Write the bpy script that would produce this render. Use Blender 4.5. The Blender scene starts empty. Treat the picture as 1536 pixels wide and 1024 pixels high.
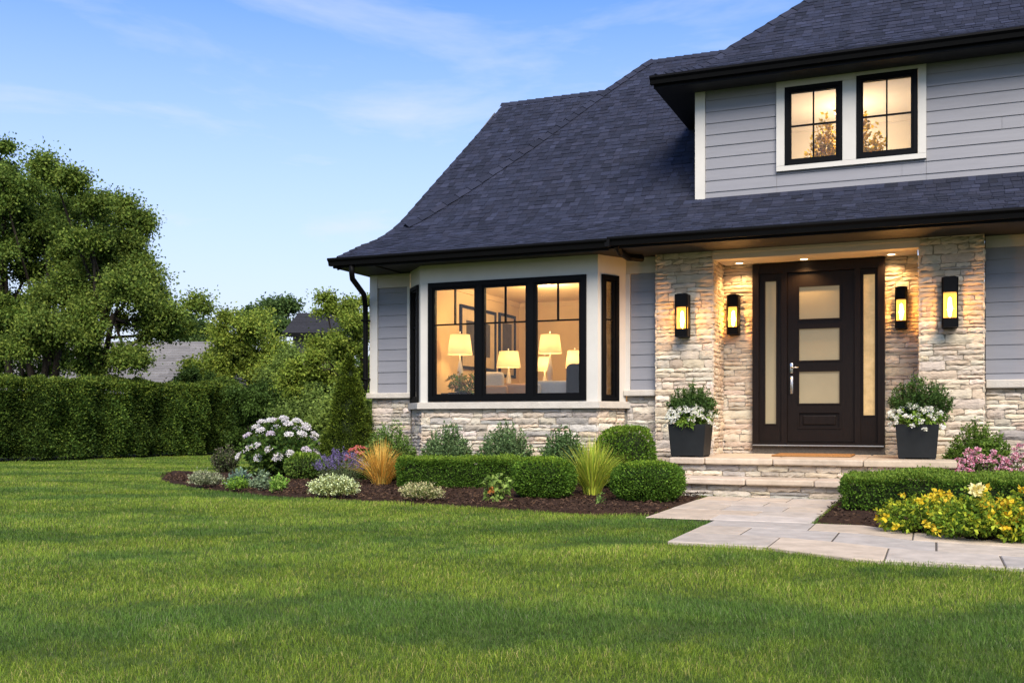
import bpy, bmesh, math, random
import numpy as np
from mathutils import Vector, Matrix
R = math.radians
SC = bpy.context.scene
COL = SC.collection

# ------------------------------------------------------------------ camera, world, sun, exposure
EYE = 0.95; FPX = 1522.0; YH = 630.0; YAW = math.atan(632/1522.0)
cam_d = bpy.data.cameras.new('camera'); cam = bpy.data.objects.new('camera', cam_d); COL.objects.link(cam)
cam.location = (0, 0, EYE); cam.rotation_euler = (R(90), 0, YAW)
cam_d.sensor_width = 36; cam_d.lens = 36*FPX/1536; cam_d.shift_y = (YH-512)/1536
cam_d.clip_start = 0.05; cam_d.clip_end = 3000
SC.camera = cam
SUN_DIR = Vector((0.34, -0.60, 0.64)).normalized()
SUN_EL = math.asin(SUN_DIR.z); SUN_ROT = math.atan2(SUN_DIR.x, SUN_DIR.y)
w = bpy.data.worlds.new('World'); SC.world = w; w.use_nodes = True
nt = w.node_tree; nt.nodes.clear()
def N(tree, t, **k):
    n = tree.nodes.new(t)
    for a, v in k.items(): setattr(n, a, v)
    return n
def build_world():
    out = N(nt, 'ShaderNodeOutputWorld'); bg = N(nt, 'ShaderNodeBackground')
    sky = N(nt, 'ShaderNodeTexSky'); sky.sky_type = 'NISHITA'; sky.sun_disc = False
    sky.sun_elevation = SUN_EL; sky.sun_rotation = SUN_ROT; sky.altitude = 100
    sky.air_density = 1.0; sky.dust_density = 0.6; sky.ozone_density = 2.6
    tc = N(nt, 'ShaderNodeTexCoord')
    L = nt.links.new
    # wispy clouds by direction
    mp = N(nt, 'ShaderNodeMapping'); mp.inputs['Scale'].default_value = (1.6, 1.6, 7.0); mp.inputs['Location'].default_value = (9.9, -3.2, 2.78)
    mp.inputs['Rotation'].default_value = (0.10, -0.12, 0.3)
    L(tc.outputs['Generated'], mp.inputs['Vector'])
    n1 = N(nt, 'ShaderNodeTexNoise'); n1.inputs['Scale'].default_value = 1.7; n1.inputs['Detail'].default_value = 7; n1.inputs['Roughness'].default_value = 0.58; n1.inputs['Distortion'].default_value = 0.35
    L(mp.outputs[0], n1.inputs['Vector'])
    r1 = N(nt, 'ShaderNodeValToRGB'); r1.color_ramp.elements[0].position = 0.51; r1.color_ramp.elements[1].position = 0.76
    L(n1.outputs['Fac'], r1.inputs['Fac'])
    # low bank of thin haze cloud toward the horizon
    sep = N(nt, 'ShaderNodeSeparateXYZ'); L(tc.outputs['Generated'], sep.inputs[0])
    mr = N(nt, 'ShaderNodeMapRange'); mr.inputs['From Min'].default_value = 0.05; mr.inputs['From Max'].default_value = 0.40
    mr.inputs['To Min'].default_value = 1.0; mr.inputs['To Max'].default_value = 0.0; L(sep.outputs['Z'], mr.inputs['Value'])
    mx = N(nt, 'ShaderNodeMath', operation='MAXIMUM')
    cl = N(nt, 'ShaderNodeMath', operation='MULTIPLY'); cl.inputs[1].default_value = 0.52
    L(r1.outputs['Color'], cl.inputs[0])
    ad = N(nt, 'ShaderNodeMath', operation='ADD', use_clamp=True); L(cl.outputs[0], ad.inputs[0]); L(mr.outputs['Result'], ad.inputs[1])
    tint = N(nt, 'ShaderNodeMixRGB', blend_type='MULTIPLY'); tint.inputs['Fac'].default_value = 1.0
    tint.inputs['Color2'].default_value = (0.62, 0.89, 1.28, 1); L(sky.outputs['Color'], tint.inputs['Color1'])
    mix = N(nt, 'ShaderNodeMixRGB'); mix.inputs['Color2'].default_value = (4.2, 4.5, 5.1, 1)
    L(ad.outputs[0], mix.inputs['Fac']); L(tint.outputs['Color'], mix.inputs['Color1'])
    L(mix.outputs['Color'], bg.inputs['Color']); bg.inputs['Strength'].default_value = 0.115
    L(bg.outputs[0], out.inputs['Surface'])
build_world()
sd = bpy.data.lights.new('sun', 'SUN'); sun = bpy.data.objects.new('sun', sd); COL.objects.link(sun)
sd.energy = 3.7; sd.angle = R(40); sd.color = (1.0, 0.90, 0.74)
sun.rotation_euler = SUN_DIR.to_track_quat('Z', 'Y').to_euler(); sun.location = (-6, -8, 12)
SC.view_settings.view_transform = 'Standard'; SC.view_settings.look = 'None'
SC.view_settings.exposure = 0.78; SC.view_settings.gamma = 1.0
SC.render.engine = 'CYCLES'; cy = SC.cycles
cy.max_bounces = 6; cy.diffuse_bounces = 3; cy.glossy_bounces = 3; cy.transmission_bounces = 4; cy.transparent_max_bounces = 8
cy.use_denoising = True; cy.sample_clamp_indirect = 4.0; cy.caustics_reflective = False; cy.caustics_refractive = False

# ------------------------------------------------------------------ surveying: photo measurements to ground points
FW = np.array([-math.sin(YAW), math.cos(YAW)]); RT = np.array([math.cos(YAW), math.sin(YAW)])
def on_plane(px, py, Y):
    d = FW+(px-768)/FPX*RT; t = Y/d[1]; return (d[0]*t, Y, EYE-(py-YH)/FPX*t)
def on_ground(px, py, z=0.0):
    t = (EYE-z)*FPX/(py-YH); d = (FW+(px-768)/FPX*RT)*t; return (d[0], d[1], z)
def at_depth(px, Z, py=None):
    d = (FW+(px-768)/FPX*RT)*Z; return (d[0], d[1], 0.0 if py is None else EYE-(py-YH)/FPX*Z)
def depth(p): return p[0]*FW[0]+p[1]*FW[1]

# ------------------------------------------------------------------ materials
def mat(name, col, rough=0.6, spec=0.4, metal=0.0, attr=False, gain=None, noise=0.0, nscale=12.0, bump=0.0, bscale=60.0, emit=None, estr=0.0, transl=0.0, coat=0.0, stretch=None):
    m = bpy.data.materials.new(name); m.use_nodes = True; t = m.node_tree; L = t.links.new
    b = t.nodes['Principled BSDF']; out = t.nodes['Material Output']
    b.inputs['Roughness'].default_value = rough; b.inputs['Specular IOR Level'].default_value = spec; b.inputs['Metallic'].default_value = metal
    b.inputs['Coat Weight'].default_value = coat
    src = None
    if attr:
        a = N(t, 'ShaderNodeAttribute'); a.attribute_name = 'Col'; src = a.outputs['Color']
    else:
        c = N(t, 'ShaderNodeRGB'); c.outputs[0].default_value = (*col, 1); src = c.outputs[0]
    if gain:
        gv = N(t, 'ShaderNodeVectorMath', operation='MULTIPLY'); gv.inputs[1].default_value = gain; L(src, gv.inputs[0]); src = gv.outputs[0]
    tc = N(t, 'ShaderNodeTexCoord'); vec = tc.outputs['Object']
    if stretch:
        mp = N(t, 'ShaderNodeMapping'); mp.inputs['Scale'].default_value = stretch; L(vec, mp.inputs['Vector']); vec = mp.outputs[0]
    if noise:
        n = N(t, 'ShaderNodeTexNoise'); n.inputs['Scale'].default_value = nscale; n.inputs['Detail'].default_value = 6; n.inputs['Roughness'].default_value = 0.6
        L(vec, n.inputs['Vector'])
        mr = N(t, 'ShaderNodeMapRange'); mr.inputs['From Min'].default_value = 0.25; mr.inputs['From Max'].default_value = 0.75
        mr.inputs['To Min'].default_value = 1-noise; mr.inputs['To Max'].default_value = 1+noise; L(n.outputs['Fac'], mr.inputs['Value'])
        v = N(t, 'ShaderNodeVectorMath', operation='SCALE'); L(src, v.inputs[0]); L(mr.outputs['Result'], v.inputs['Scale']); src = v.outputs[0]
    L(src, b.inputs['Base Color'])
    if bump:
        n2 = N(t, 'ShaderNodeTexNoise'); n2.inputs['Scale'].default_value = bscale; n2.inputs['Detail'].default_value = 5
        L(vec, n2.inputs['Vector'])
        bp = N(t, 'ShaderNodeBump'); bp.inputs['Strength'].default_value = bump; bp.inputs['Distance'].default_value = 0.02
        L(n2.outputs['Fac'], bp.inputs['Height']); L(bp.outputs['Normal'], b.inputs['Normal'])
    if emit:
        b.inputs['Emission Color'].default_value = (*emit, 1); b.inputs['Emission Strength'].default_value = estr
    if transl:
        tr = N(t, 'ShaderNodeBsdfTranslucent'); L(src, tr.inputs['Color'])
        ms = N(t, 'ShaderNodeMixShader'); ms.inputs[0].default_value = transl
        L(b.outputs[0], ms.inputs[1]); L(tr.outputs[0], ms.inputs[2]); L(ms.outputs[0], out.inputs['Surface'])
    return m
def glass_mat(name, tint=(1, 1, 1), refl=1.0):
    m = bpy.data.materials.new(name); m.use_nodes = True; t = m.node_tree; L = t.links.new; t.nodes.clear()
    out = N(t, 'ShaderNodeOutputMaterial'); tr = N(t, 'ShaderNodeBsdfTransparent'); tr.inputs[0].default_value = (*tint, 1)
    g = N(t, 'ShaderNodeBsdfGlossy'); g.inputs['Roughness'].default_value = 0.01
    fr = N(t, 'ShaderNodeFresnel'); fr.inputs['IOR'].default_value = 1.5
    mu = N(t, 'ShaderNodeMath', operation='MULTIPLY'); mu.inputs[1].default_value = refl; L(fr.outputs[0], mu.inputs[0])
    mx = N(t, 'ShaderNodeMixShader'); L(mu.outputs[0], mx.inputs[0]); L(tr.outputs[0], mx.inputs[1]); L(g.outputs[0], mx.inputs[2]); L(mx.outputs[0], out.inputs['Surface'])
    return m
def amber_mat(name):
    m = glass_mat(name, (1.0, 0.86, 0.58), 0.5); t = m.node_tree; L = t.links.new; out = t.nodes['Material Output']; src = out.inputs[0].links[0].from_socket
    e = N(t, 'ShaderNodeEmission'); e.inputs[0].default_value = (1.0, 0.41, 0.07, 1); e.inputs[1].default_value = 0.78
    a = N(t, 'ShaderNodeAddShader'); L(src, a.inputs[0]); L(e.outputs[0], a.inputs[1]); L(a.outputs[0], out.inputs[0]); return m
M = dict(
    shingle=mat('shingle', (0, 0, 0), 0.9, 0.25, attr=True, noise=0.22, nscale=90, bump=0.5, bscale=220),
    siding=mat('siding_paint', (0.235, 0.232, 0.252), 0.55, 0.3, noise=0.06, nscale=3, bump=0.12, bscale=30, stretch=(0.6, 1, 8)),
    trim=mat('trim_paint', (0.56, 0.53, 0.48), 0.5, 0.3, noise=0.05, nscale=4, bump=0.05, bscale=40),
    frieze=mat('frieze_paint', (0.50, 0.455, 0.39), 0.55, 0.3, noise=0.05, nscale=4),
    black=mat('black_metal', (0.003, 0.003, 0.0035), 0.5, 0.08, noise=0.1, nscale=10),
    gutter=mat('gutter_metal', (0.004, 0.0039, 0.0042), 0.5, 0.08, noise=0.15, nscale=3),
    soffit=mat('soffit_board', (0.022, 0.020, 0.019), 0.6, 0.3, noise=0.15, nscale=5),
    stone=mat('stone', (0, 0, 0), 0.85, 0.25, attr=True, gain=(1.01, .925, .81), noise=0.16, nscale=14, bump=0.55, bscale=42, stretch=(0.7, 0.7, 1.6)),
    mortar=mat('mortar', (0.30, 0.27, 0.23), 0.95, 0.1, noise=0.2, nscale=30),
    lime=mat('limestone_cap', (0.50, 0.455, 0.395), 0.8, 0.25, noise=0.12, nscale=9, bump=0.35, bscale=45),
    slab=mat('paving_stone', (0, 0, 0), 0.8, 0.2, attr=True, gain=(.88, .805, .72), noise=0.22, nscale=6, bump=0.25, bscale=30),
    joint=mat('joint_sand', (0.10, 0.085, 0.07), 0.95, 0.1, noise=0.3, nscale=40),
    wood=mat('espresso_wood', (0.010, 0.0058, 0.0040), 0.42, 0.16, noise=0.35, nscale=7, bump=0.08, bscale=30, stretch=(9, 9, 0.9)),
    frost=mat('frosted_glass', (0.25, 0.205, 0.125), 0.35, 0.4, noise=0.10, nscale=2, emit=(1.0, 0.76, 0.42), estr=0.075),  # weak emission stands in for room light behind the pane
    seedy=mat('seeded_glass', (0.40, 0.28, 0.14), 0.18, 0.5, noise=0.45, nscale=6, bump=0.3, bscale=20, emit=(1.0, 0.62, 0.22), estr=0.20),  # own glow replaces indoor light coming through the glass
    glass=glass_mat('window_glass', (0.97, 0.97, 0.97), 0.8),
    lglass=amber_mat('lantern_glass'),
    steel=mat('brushed_steel', (0.62, 0.60, 0.57), 0.28, 0.5, metal=1.0),
    uwall=mat('upper_plaster', (0.62, 0.55, 0.46), 0.8, 0.2, noise=0.05, nscale=3),
    iwall=mat('interior_plaster', (0.70, 0.53, 0.295), 0.8, 0.2, noise=0.05, nscale=3),
    ifloor=mat('interior_wood_floor', (0.22, 0.13, 0.07), 0.5, 0.3, noise=0.25, nscale=4, stretch=(1, 8, 1)),
    shade=mat('lamp_shade_linen', (0.62, 0.50, 0.33), 0.9, 0.05, emit=(1.0, 0.62, 0.25), estr=0.20, transl=0.25, noise=0.05, nscale=60),
    lbulb=mat('lantern_bulb', (1, .8, .5), 0.4, 0.3, emit=(1.0, 0.60, 0.20), estr=22.0),
    downl=mat('downlight_lens', (1, .9, .7), 0.4, 0.3, emit=(1.0, 0.74, 0.42), estr=5.0),
    foliage=mat('foliage', (0, 0, 0), 0.6, 0.14, attr=True, gain=(1.50, 1.66, 1.2), transl=0.32),
    petal=mat('petal', (0, 0, 0), 0.6, 0.2, attr=True, transl=0.25),
    grass=mat('grass', (0, 0, 0), 0.55, 0.2, attr=True, gain=(1.66, 1.72, 1.34), transl=0.42),
    bark=mat('bark', (0.034, 0.027, 0.021), 0.9, 0.15, noise=0.4, nscale=8, bump=0.8, bscale=25, stretch=(4, 4, 0.7)),
    twig=mat('twig', (0.030, 0.024, 0.014), 0.9, 0.1, noise=0.4, nscale=20),
    core=mat('inner_twigs', (0.018, 0.026, 0.010), 0.95, 0.05, noise=0.5, nscale=26, bump=1.0, bscale=40),
    soil=mat('mulch', (0.040, 0.022, 0.014), 0.95, 0.1, noise=0.5, nscale=24, bump=1.0, bscale=60),
    chips=mat('mulch_chips', (0, 0, 0), 0.9, 0.15, attr=True),
    ground=mat('lawn_soil', (0.060, 0.085, 0.022), 0.95, 0.1, noise=0.45, nscale=2.2, bump=0.6, bscale=30),
    pot=mat('planter_metal', (0.012, 0.0135, 0.0145), 0.5, 0.22, noise=0.25, nscale=5, bump=0.05, bscale=60),
    coir=mat('coir', (0.38, 0.19, 0.07), 0.95, 0.1, noise=0.3, nscale=80, bump=0.8, bscale=200),
    sofa=mat('tan_leather', (0.34, 0.21, 0.115), 0.5, 0.4, noise=0.1, nscale=6),
    cream=mat('cream_fabric', (0.62, 0.55, 0.44), 0.9, 0.1, noise=0.08, nscale=40),
    grey=mat('pale_blue_fabric', (0.42, 0.44, 0.45), 0.9, 0.1, noise=0.08, nscale=30),
    dark=mat('charcoal_fabric', (0.022, 0.027, 0.038), 0.9, 0.1, noise=0.2, nscale=40),
    picture=mat('picture_print', (0.035, 0.032, 0.026), 0.4, 0.4, noise=0.8, nscale=7),
    greyroof=mat('grey_roof', (0, 0, 0), 0.9, 0.2, attr=True, noise=0.2, nscale=10),
    taupe=mat('taupe_wall', (0.20, 0.17, 0.15), 0.8, 0.2, noise=0.15, nscale=3, stretch=(0.5, 0.5, 12)),
    mount=mat('picture_mount', (0.50, 0.40, 0.26), 0.7, 0.2, noise=0.1),
    white=mat('white_ceramic', (0.70, 0.66, 0.58), 0.35, 0.4, noise=0.04, nscale=8),
)

# ------------------------------------------------------------------ mesh tools
ORG = {}
class MB:
    def __init__(s): s.v = []; s.f = []; s.c = []; s.cur = (1, 1, 1)
    def col(s, c): s.cur = c; return s
    def face(s, idx): s.f.append(idx)
    def add(s, vs, fs):
        b = len(s.v); s.v += [tuple(p) for p in vs]; s.c += [s.cur]*len(vs)
        s.f += [tuple(b+i for i in q) for q in fs]
    def box(s, x0, x1, y0, y1, z0, z1):
        s.add([(x0,y0,z0),(x1,y0,z0),(x1,y1,z0),(x0,y1,z0),(x0,y0,z1),(x1,y0,z1),(x1,y1,z1),(x0,y1,z1)],
              [(0,3,2,1),(4,5,6,7),(0,1,5,4),(1,2,6,5),(2,3,7,6),(3,0,4,7)])
    def fbox(s, fr, u0, u1, v0, v1, n0, n1):
        O, U, V, Nn = fr
        s.add([tuple(O+U*u+V*v+Nn*n) for n in (n0, n1) for (u, v) in ((u0,v0),(u1,v0),(u1,v1),(u0,v1))],
              [(0,3,2,1),(4,5,6,7),(0,1,5,4),(1,2,6,5),(2,3,7,6),(3,0,4,7)])
    def rbox(s, x0, x1, y0, y1, z0, z1, r=0.03, seg=2, mtx=None, jit=0.0):
        bm = bmesh.new(); bmesh.ops.create_cube(bm, size=1)
        for v in bm.verts: v.co = Vector(((x0+x1)/2+v.co.x*(x1-x0), (y0+y1)/2+v.co.y*(y1-y0), (z0+z1)/2+v.co.z*(z1-z0)))
        bmesh.ops.bevel(bm, geom=list(bm.edges), offset=r, segments=seg, affect='EDGES', profile=0.5)
        bm.verts.ensure_lookup_table(); bm.verts.index_update()
        vs = [(mtx @ v.co if mtx else v.co.copy()) for v in bm.verts]
        if jit: vs = [v+Vector((random.uniform(-jit,jit), random.uniform(-jit,jit), random.uniform(-jit,jit))) for v in vs]
        s.add([tuple(v) for v in vs], [tuple(v.index for v in f.verts) for f in bm.faces]); bm.free()
    def tube(s, pts, rad, n=6, cap=True):
        pts = [Vector(p) for p in pts]; b = len(s.v); rings = []
        for i, p in enumerate(pts):
            d = (pts[min(i+1, len(pts)-1)]-pts[max(i-1, 0)])
            d = d.normalized() if d.length > 1e-9 else Vector((0, 0, 1))
            a = d.cross(Vector((0.31, 0.77, 0.55))).normalized(); c = d.cross(a)
            r = rad[i] if hasattr(rad, '__len__') else rad
            ring = []
            for k in range(n):
                t = 2*math.pi*k/n; s.v.append(tuple(p+a*math.cos(t)*r+c*math.sin(t)*r)); s.c.append(s.cur); ring.append(len(s.v)-1)
            rings.append(ring)
        for q in range(len(rings)-1):
            for k in range(n): s.f.append((rings[q][k], rings[q][(k+1)%n], rings[q+1][(k+1)%n], rings[q+1][k]))
        if cap: s.f.append(tuple(reversed(rings[0]))); s.f.append(tuple(rings[-1]))
    def lathe(s, prof, cx, cy, n=20):
        b = len(s.v)
        for r, z in prof:
            for k in range(n):
                t = 2*math.pi*k/n; s.v.append((cx+r*math.cos(t), cy+r*math.sin(t), z)); s.c.append(s.cur)
        for i in range(len(prof)-1):
            for k in range(n): s.f.append((b+i*n+k, b+i*n+(k+1)%n, b+(i+1)*n+(k+1)%n, b+(i+1)*n+k))
    def build(s, name, m, parent=None, org=None, smooth=False, attr=False):
        return link_mesh(name, np.array(s.v, dtype=np.float32), s.f, m, parent, org, smooth, np.array(s.c, dtype=np.float32) if attr else None)
def link_mesh(name, v, faces, m, parent=None, org=None, smooth=False, cols=None, tot=None):
    o3 = np.array(ORG[parent.name] if parent else (org or (0, 0, 0)), dtype=np.float32)
    me = bpy.data.meshes.new(name)
    if isinstance(faces, list): me.from_pydata((v-o3).tolist(), [], faces)
    else:
        nv = len(v); me.vertices.add(nv); me.vertices.foreach_set('co', (v-o3).astype(np.float32).ravel())
        idx, tots = faces
        me.loops.add(len(idx)); me.loops.foreach_set('vertex_index', idx.astype(np.int32))
        me.polygons.add(len(tots)); st = np.concatenate([[0], np.cumsum(tots)[:-1]])
        me.polygons.foreach_set('loop_start', st.astype(np.int32)); me.polygons.foreach_set('loop_total', tots.astype(np.int32))
        me.update(calc_edges=True)
    if cols is not None:
        a = me.color_attributes.new('Col', 'FLOAT_COLOR', 'POINT')
        a.data.foreach_set('color', np.concatenate([cols[:, :3], np.ones((len(cols), 1))], axis=1).astype(np.float32).ravel())
    if smooth: me.polygons.foreach_set('use_smooth', np.ones(len(me.polygons), dtype=bool))
    me.materials.append(m)
    ob = bpy.data.objects.new(name, me); COL.objects.link(ob)
    if parent: ob.parent = parent
    else: ob.location = tuple(float(q) for q in o3)
    ORG[ob.name] = tuple(float(q) for q in o3)
    return ob
def tag(o, label=None, cat=None, group=None, kind=None):
    if label: o['label'] = label
    if cat: o['category'] = cat
    if group: o['group'] = group
    if kind: o['kind'] = kind
    return o
def thing(name, label, cat, loc, group=None):
    o = bpy.data.objects.new(name, None); COL.objects.link(o); o.location = loc; o.empty_display_size = 0.1
    ORG[o.name] = tuple(float(q) for q in loc); return tag(o, label, cat, group)
def lamp_in(name, loc, energy, parent, color=(1.0, 0.66, 0.32), radius=0.04, spot=None):
    d = bpy.data.lights.new(name, 'SPOT' if spot else 'POINT'); d.energy = energy; d.color = color; d.shadow_soft_size = radius
    if spot: d.spot_size = R(spot); d.spot_blend = 0.7
    o = bpy.data.objects.new(name, d); COL.objects.link(o); g = ORG[parent.name]
    o.parent = parent; o.location = (loc[0]-g[0], loc[1]-g[1], loc[2]-g[2]); return o
def frame_of(O, U, V):
    U = Vector(U).normalized(); V = Vector(V).normalized(); return (Vector(O), U, V, U.cross(V))
FRONT = lambda x, y, z: frame_of((x, y, z), (1, 0, 0), (0, 0, 1))      # faces -Y

# ------------------------------------------------------------------ stonework, siding, shingles
PALE = [(.60,.54,.465),(.585,.55,.50),(.56,.49,.41),(.52,.48,.43),(.62,.565,.49),(.56,.49,.425),(.63,.595,.54),(.54,.47,.39)]
GREY = [(.52,.50,.475),(.43,.425,.42),(.36,.36,.365),(.55,.52,.475),(.47,.415,.36),(.58,.555,.53),(.40,.375,.345)]
def stones(mb, fr, w, h, seed, pal=PALE, hmin=0.045, hmax=0.125, lmin=0.14, lmax=0.50, depth_=(0.012, 0.029)):
    rnd = random.Random(seed); O, U, V, Nn = fr
    def stone(x0, x1, y0, y1):
        g = 0.0035; x0 += g; x1 -= g; y0 += g; y1 -= g
        if x1-x0 < 0.015 or y1-y0 < 0.012: return
        d = rnd.uniform(*depth_); nx = max(3, min(9, int((x1-x0)/0.05)+2)); ny = 4
        tilt = rnd.uniform(-0.08, 0.08); tv = rnd.uniform(-0.14, 0.14); j = min(0.011, (y1-y0)*0.16)
        ph = rnd.uniform(0, 6); sl = rnd.uniform(-0.05, 0.05)*(1 if x1-x0 < .3 else .5)
        pts = []; c = list(rnd.choice(pal)); k = rnd.uniform(0.82, 1.14); c = [min(.8, q*k*rnd.uniform(.97, 1.03)) for q in c]
        mb.col(tuple(c))
        for iy in range(ny):
            for ix in range(nx):
                fx = ix/(nx-1); fy = iy/(ny-1)
                edge = ix in (0, nx-1) or iy in (0, ny-1)
                x = x0+(x1-x0)*fx; y = y0+(y1-y0)*fy
                if 0 < ix < nx-1 and iy in (0, ny-1): y += rnd.uniform(-j, j)*0.8
                if ix in (0, nx-1): x += rnd.uniform(-j, j)*.7
                if ix in (0, nx-1) and iy in (0, ny-1): y += (j*0.8 if iy == 0 else -j*0.8)*rnd.random(); x += (j if ix == 0 else -j)*rnd.random()
                y += (fx-.5)*(x1-x0)*sl
                dd = d*(0.50 if edge else 1.0)+(fx-.5)*tilt*(x1-x0)*.3+(fy-.5)*tv*(y1-y0)
                dd += rnd.uniform(-0.006, 0.006)+(0.004*math.sin(fx*7+ph) if not edge else 0)
                pts.append(O+U*x+V*y+Nn*max(dd, 0.004))
        b = len(pts); per = [ix for ix in range(nx)]+[iy*nx+nx-1 for iy in range(1, ny)]+[(ny-1)*nx+ix for ix in range(nx-2, -1, -1)]+[iy*nx for iy in range(ny-2, 0, -1)]
        back = [pts[i]-Nn*((pts[i]-O).dot(Nn)+0.004) for i in per]
        fs = [(iy*nx+ix, iy*nx+ix+1, (iy+1)*nx+ix+1, (iy+1)*nx+ix) for iy in range(ny-1) for ix in range(nx-1)]
        m_ = len(per)
        fs += [(per[(k+1) % m_], per[k], b+k, b+(k+1) % m_) for k in range(m_)]
        mb.add(pts+back, fs)
    y = 0.0
    while y < h-1e-4:
        rh = rnd.uniform(hmin, hmax)
        if h-y-rh < hmin*0.8: rh = h-y
        x = -rnd.uniform(0, 0.2)
        while x < w-1e-4:
            sw = rnd.uniform(lmin, lmax)*(0.6+rh*4.5)
            if w-x-sw < lmin*0.6: sw = w-x
            a = max(x, 0); b = min(x+sw, w)
            if b-a > 0.03:
                if rh > 0.085 and rnd.random() < 0.42:
                    q = rh*rnd.uniform(.38, .62); stone(a, b, y, y+q)
                    if b-a > .3 and rnd.random() < .5:
                        mm = a+(b-a)*rnd.uniform(.35, .65); stone(a, mm, y+q, y+rh); stone(mm, b, y+q, y+rh)
                    else: stone(a, b, y+q, y+rh)
                else: stone(a, b, y, y+rh)
            x += sw
        y += rh
def siding(mb, fr, w, h, exp=0.178, phase=0.0):
    O, U, V, Nn = fr; y = -phase; rnd = random.Random(int(w*1000))
    while y < h:
        a = max(y, 0); b = min(y+exp, h)
        if b-a > 0.004:
            P = lambda u, v, n: O+U*u+V*v+Nn*n
            t = 0.016; xs = [0.0]
            while w-xs[-1] > 1.3: xs.append(xs[-1]+rnd.uniform(.9, 2.6))
            xs = [q for q in xs if q < w-.3]+[w]
            for q0, q1 in zip(xs[:-1], xs[1:]):
                e0 = q0+(.0016 if q0 > 0 else 0); e1 = q1-(.0016 if q1 < w else 0); dt = rnd.uniform(-.0015, .0015)
                mb.add([P(e0,a,0),P(e1,a,0),P(e0,a,t+dt),P(e1,a,t+dt),P(e1,b,0.003),P(e0,b,0.003)], [(0,1,3,2),(2,3,4,5),(1,4,3),(0,2,5)])
        y += exp
SH = [(.017,.0200,.037),(.020,.0235,.043),(.0145,.0175,.032),(.0235,.027,.048),(.018,.0215,.040),(.022,.0245,.043)]
def prof(Y0, z0):
    def p(Y):
        d = Y-Y0
        return z0+.38*min(d, 1.0)+(lambda e: .38*e+.245*e*e)(min(max(d-1, 0), 1))+.87*max(d-2, 0)
    return p
def course_points(p, Y0, Y1, expo):
    out = [(Y0, p(Y0))]; Y = Y0; acc = 0; st = 0.002; pz = p(Y0)
    while Y < Y1:
        Y += st; z = p(Y); acc += math.hypot(st, z-pz); pz = z
        if acc >= expo: out.append((Y, z)); acc = 0
    return out
def shingle_field(mb, cps, xl, xr, seed, lift=0.0, tabs=(0.10, 0.19)):
    rnd = random.Random(seed)
    for i in range(len(cps)-1):
        (ya, za), (yb, zb) = cps[i], cps[i+1]
        L_ = math.hypot(yb-ya, zb-za); ny, nz = -(zb-za)/L_, (yb-ya)/L_
        l0, l1, r0, r1 = xl(ya), xl(yb), xr(ya), xr(yb)
        x = min(l0, l1)-rnd.uniform(0, .3); end = max(r0, r1)
        rowk = rnd.uniform(.94, 1.06)
        while x < end:
            tw = rnd.uniform(*tabs); g = 0.003
            t = rnd.choice((0.007, 0.008, 0.013))+lift
            a0, b0 = max(x+g, l0), min(x+tw-g, r0); a1, b1 = max(x+g, l1), min(x+tw-g, r1)
            if b0 > a0 and b1 > a1:
                c = rnd.choice(SH); k = rnd.choice((.78, .95, 1.0, 1.12, 1.35))*rnd.uniform(.92, 1.08)*rowk; mb.col((c[0]*k, c[1]*k, c[2]*k))
                drop = rnd.uniform(-.006, .006)
                yl, zl = ya-(yb-ya)/L_*(0.012+drop), za-(zb-za)/L_*(0.012+drop)
                t2 = 0.003+lift
                mb.add([(a0, yl+ny*t, zl+nz*t), (b0, yl+ny*t, zl+nz*t), (b1, yb+ny*t2, zb+nz*t2), (a1, yb+ny*t2, zb+nz*t2),
                        (a0, yl, zl), (b0, yl, zl)], [(0,1,2,3),(4,5,1,0),(0,3,4),(1,5,2)])
            x += tw
def caps(mb, pts, seed, wdt=0.13, step=0.17, up=(0, -0.5, 1)):
    rnd = random.Random(seed); up = Vector(up).normalized()
    pts = [Vector(p) for p in pts]
    for a, b in zip(pts[:-1], pts[1:]):
        n = max(1, int((b-a).length/step)); d = (b-a)/n; dn = d.normalized(); sd_ = dn.cross(up).normalized(); nn = sd_.cross(dn)
        for k in range(n):
            q0 = a+d*(k-.12); q1 = a+d*(k+1); c = rnd.choice(SH); s_ = rnd.uniform(.85, 1.2); mb.col(tuple(v*s_ for v in c))
            t0 = 0.040; t1 = 0.024
            vs = [q0+sd_*wdt+nn*(t0-.05), q0+nn*t0, q0-sd_*wdt+nn*(t0-.05), q1+sd_*wdt+nn*(t1-.05), q1+nn*t1, q1-sd_*wdt+nn*(t1-.05)]
            vs += [v-nn*0.014 for v in vs[:3]]
            mb.add(vs, [(0,1,4,3),(1,2,5,4),(6,7,1,0),(7,8,2,1)])
def interp(tab):
    xs = [a for a, _ in tab]; ys = [b for _, b in tab]
    return lambda Y: float(np.interp(Y, xs, ys))
def gutter(mb, x0, x1, y, ztop):
    # K-style trough extruded along X
    pf = [(0.10,0.0),(0.10,-.115),(0.035,-.115),(0.02,-.06),(-.012,-.028),(-.012,0.0),(0.004,0.0),(0.004,-.02),(0.09,-.03),(0.09,0.0)]
    n = len(pf); vs = [(x, y+a, ztop+b) for x in (x0, x1) for a, b in pf]
    mb.add(vs, [(k, (k+1) % n, n+(k+1) % n, n+k) for k in range(n)]+[tuple(range(n-1, -1, -1)), tuple(range(n, 2*n))])

# ================================================================== THE HOUSE
house = thing('house', 'grey sided suburban house with pale stone entry columns, bay window and dark shingled roofs', 'house', (-4, 15, 0))
def part(name, mb, m, parent=house, **k): return mb.build(name, M[m], parent, **k)
XR = 4.2
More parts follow.
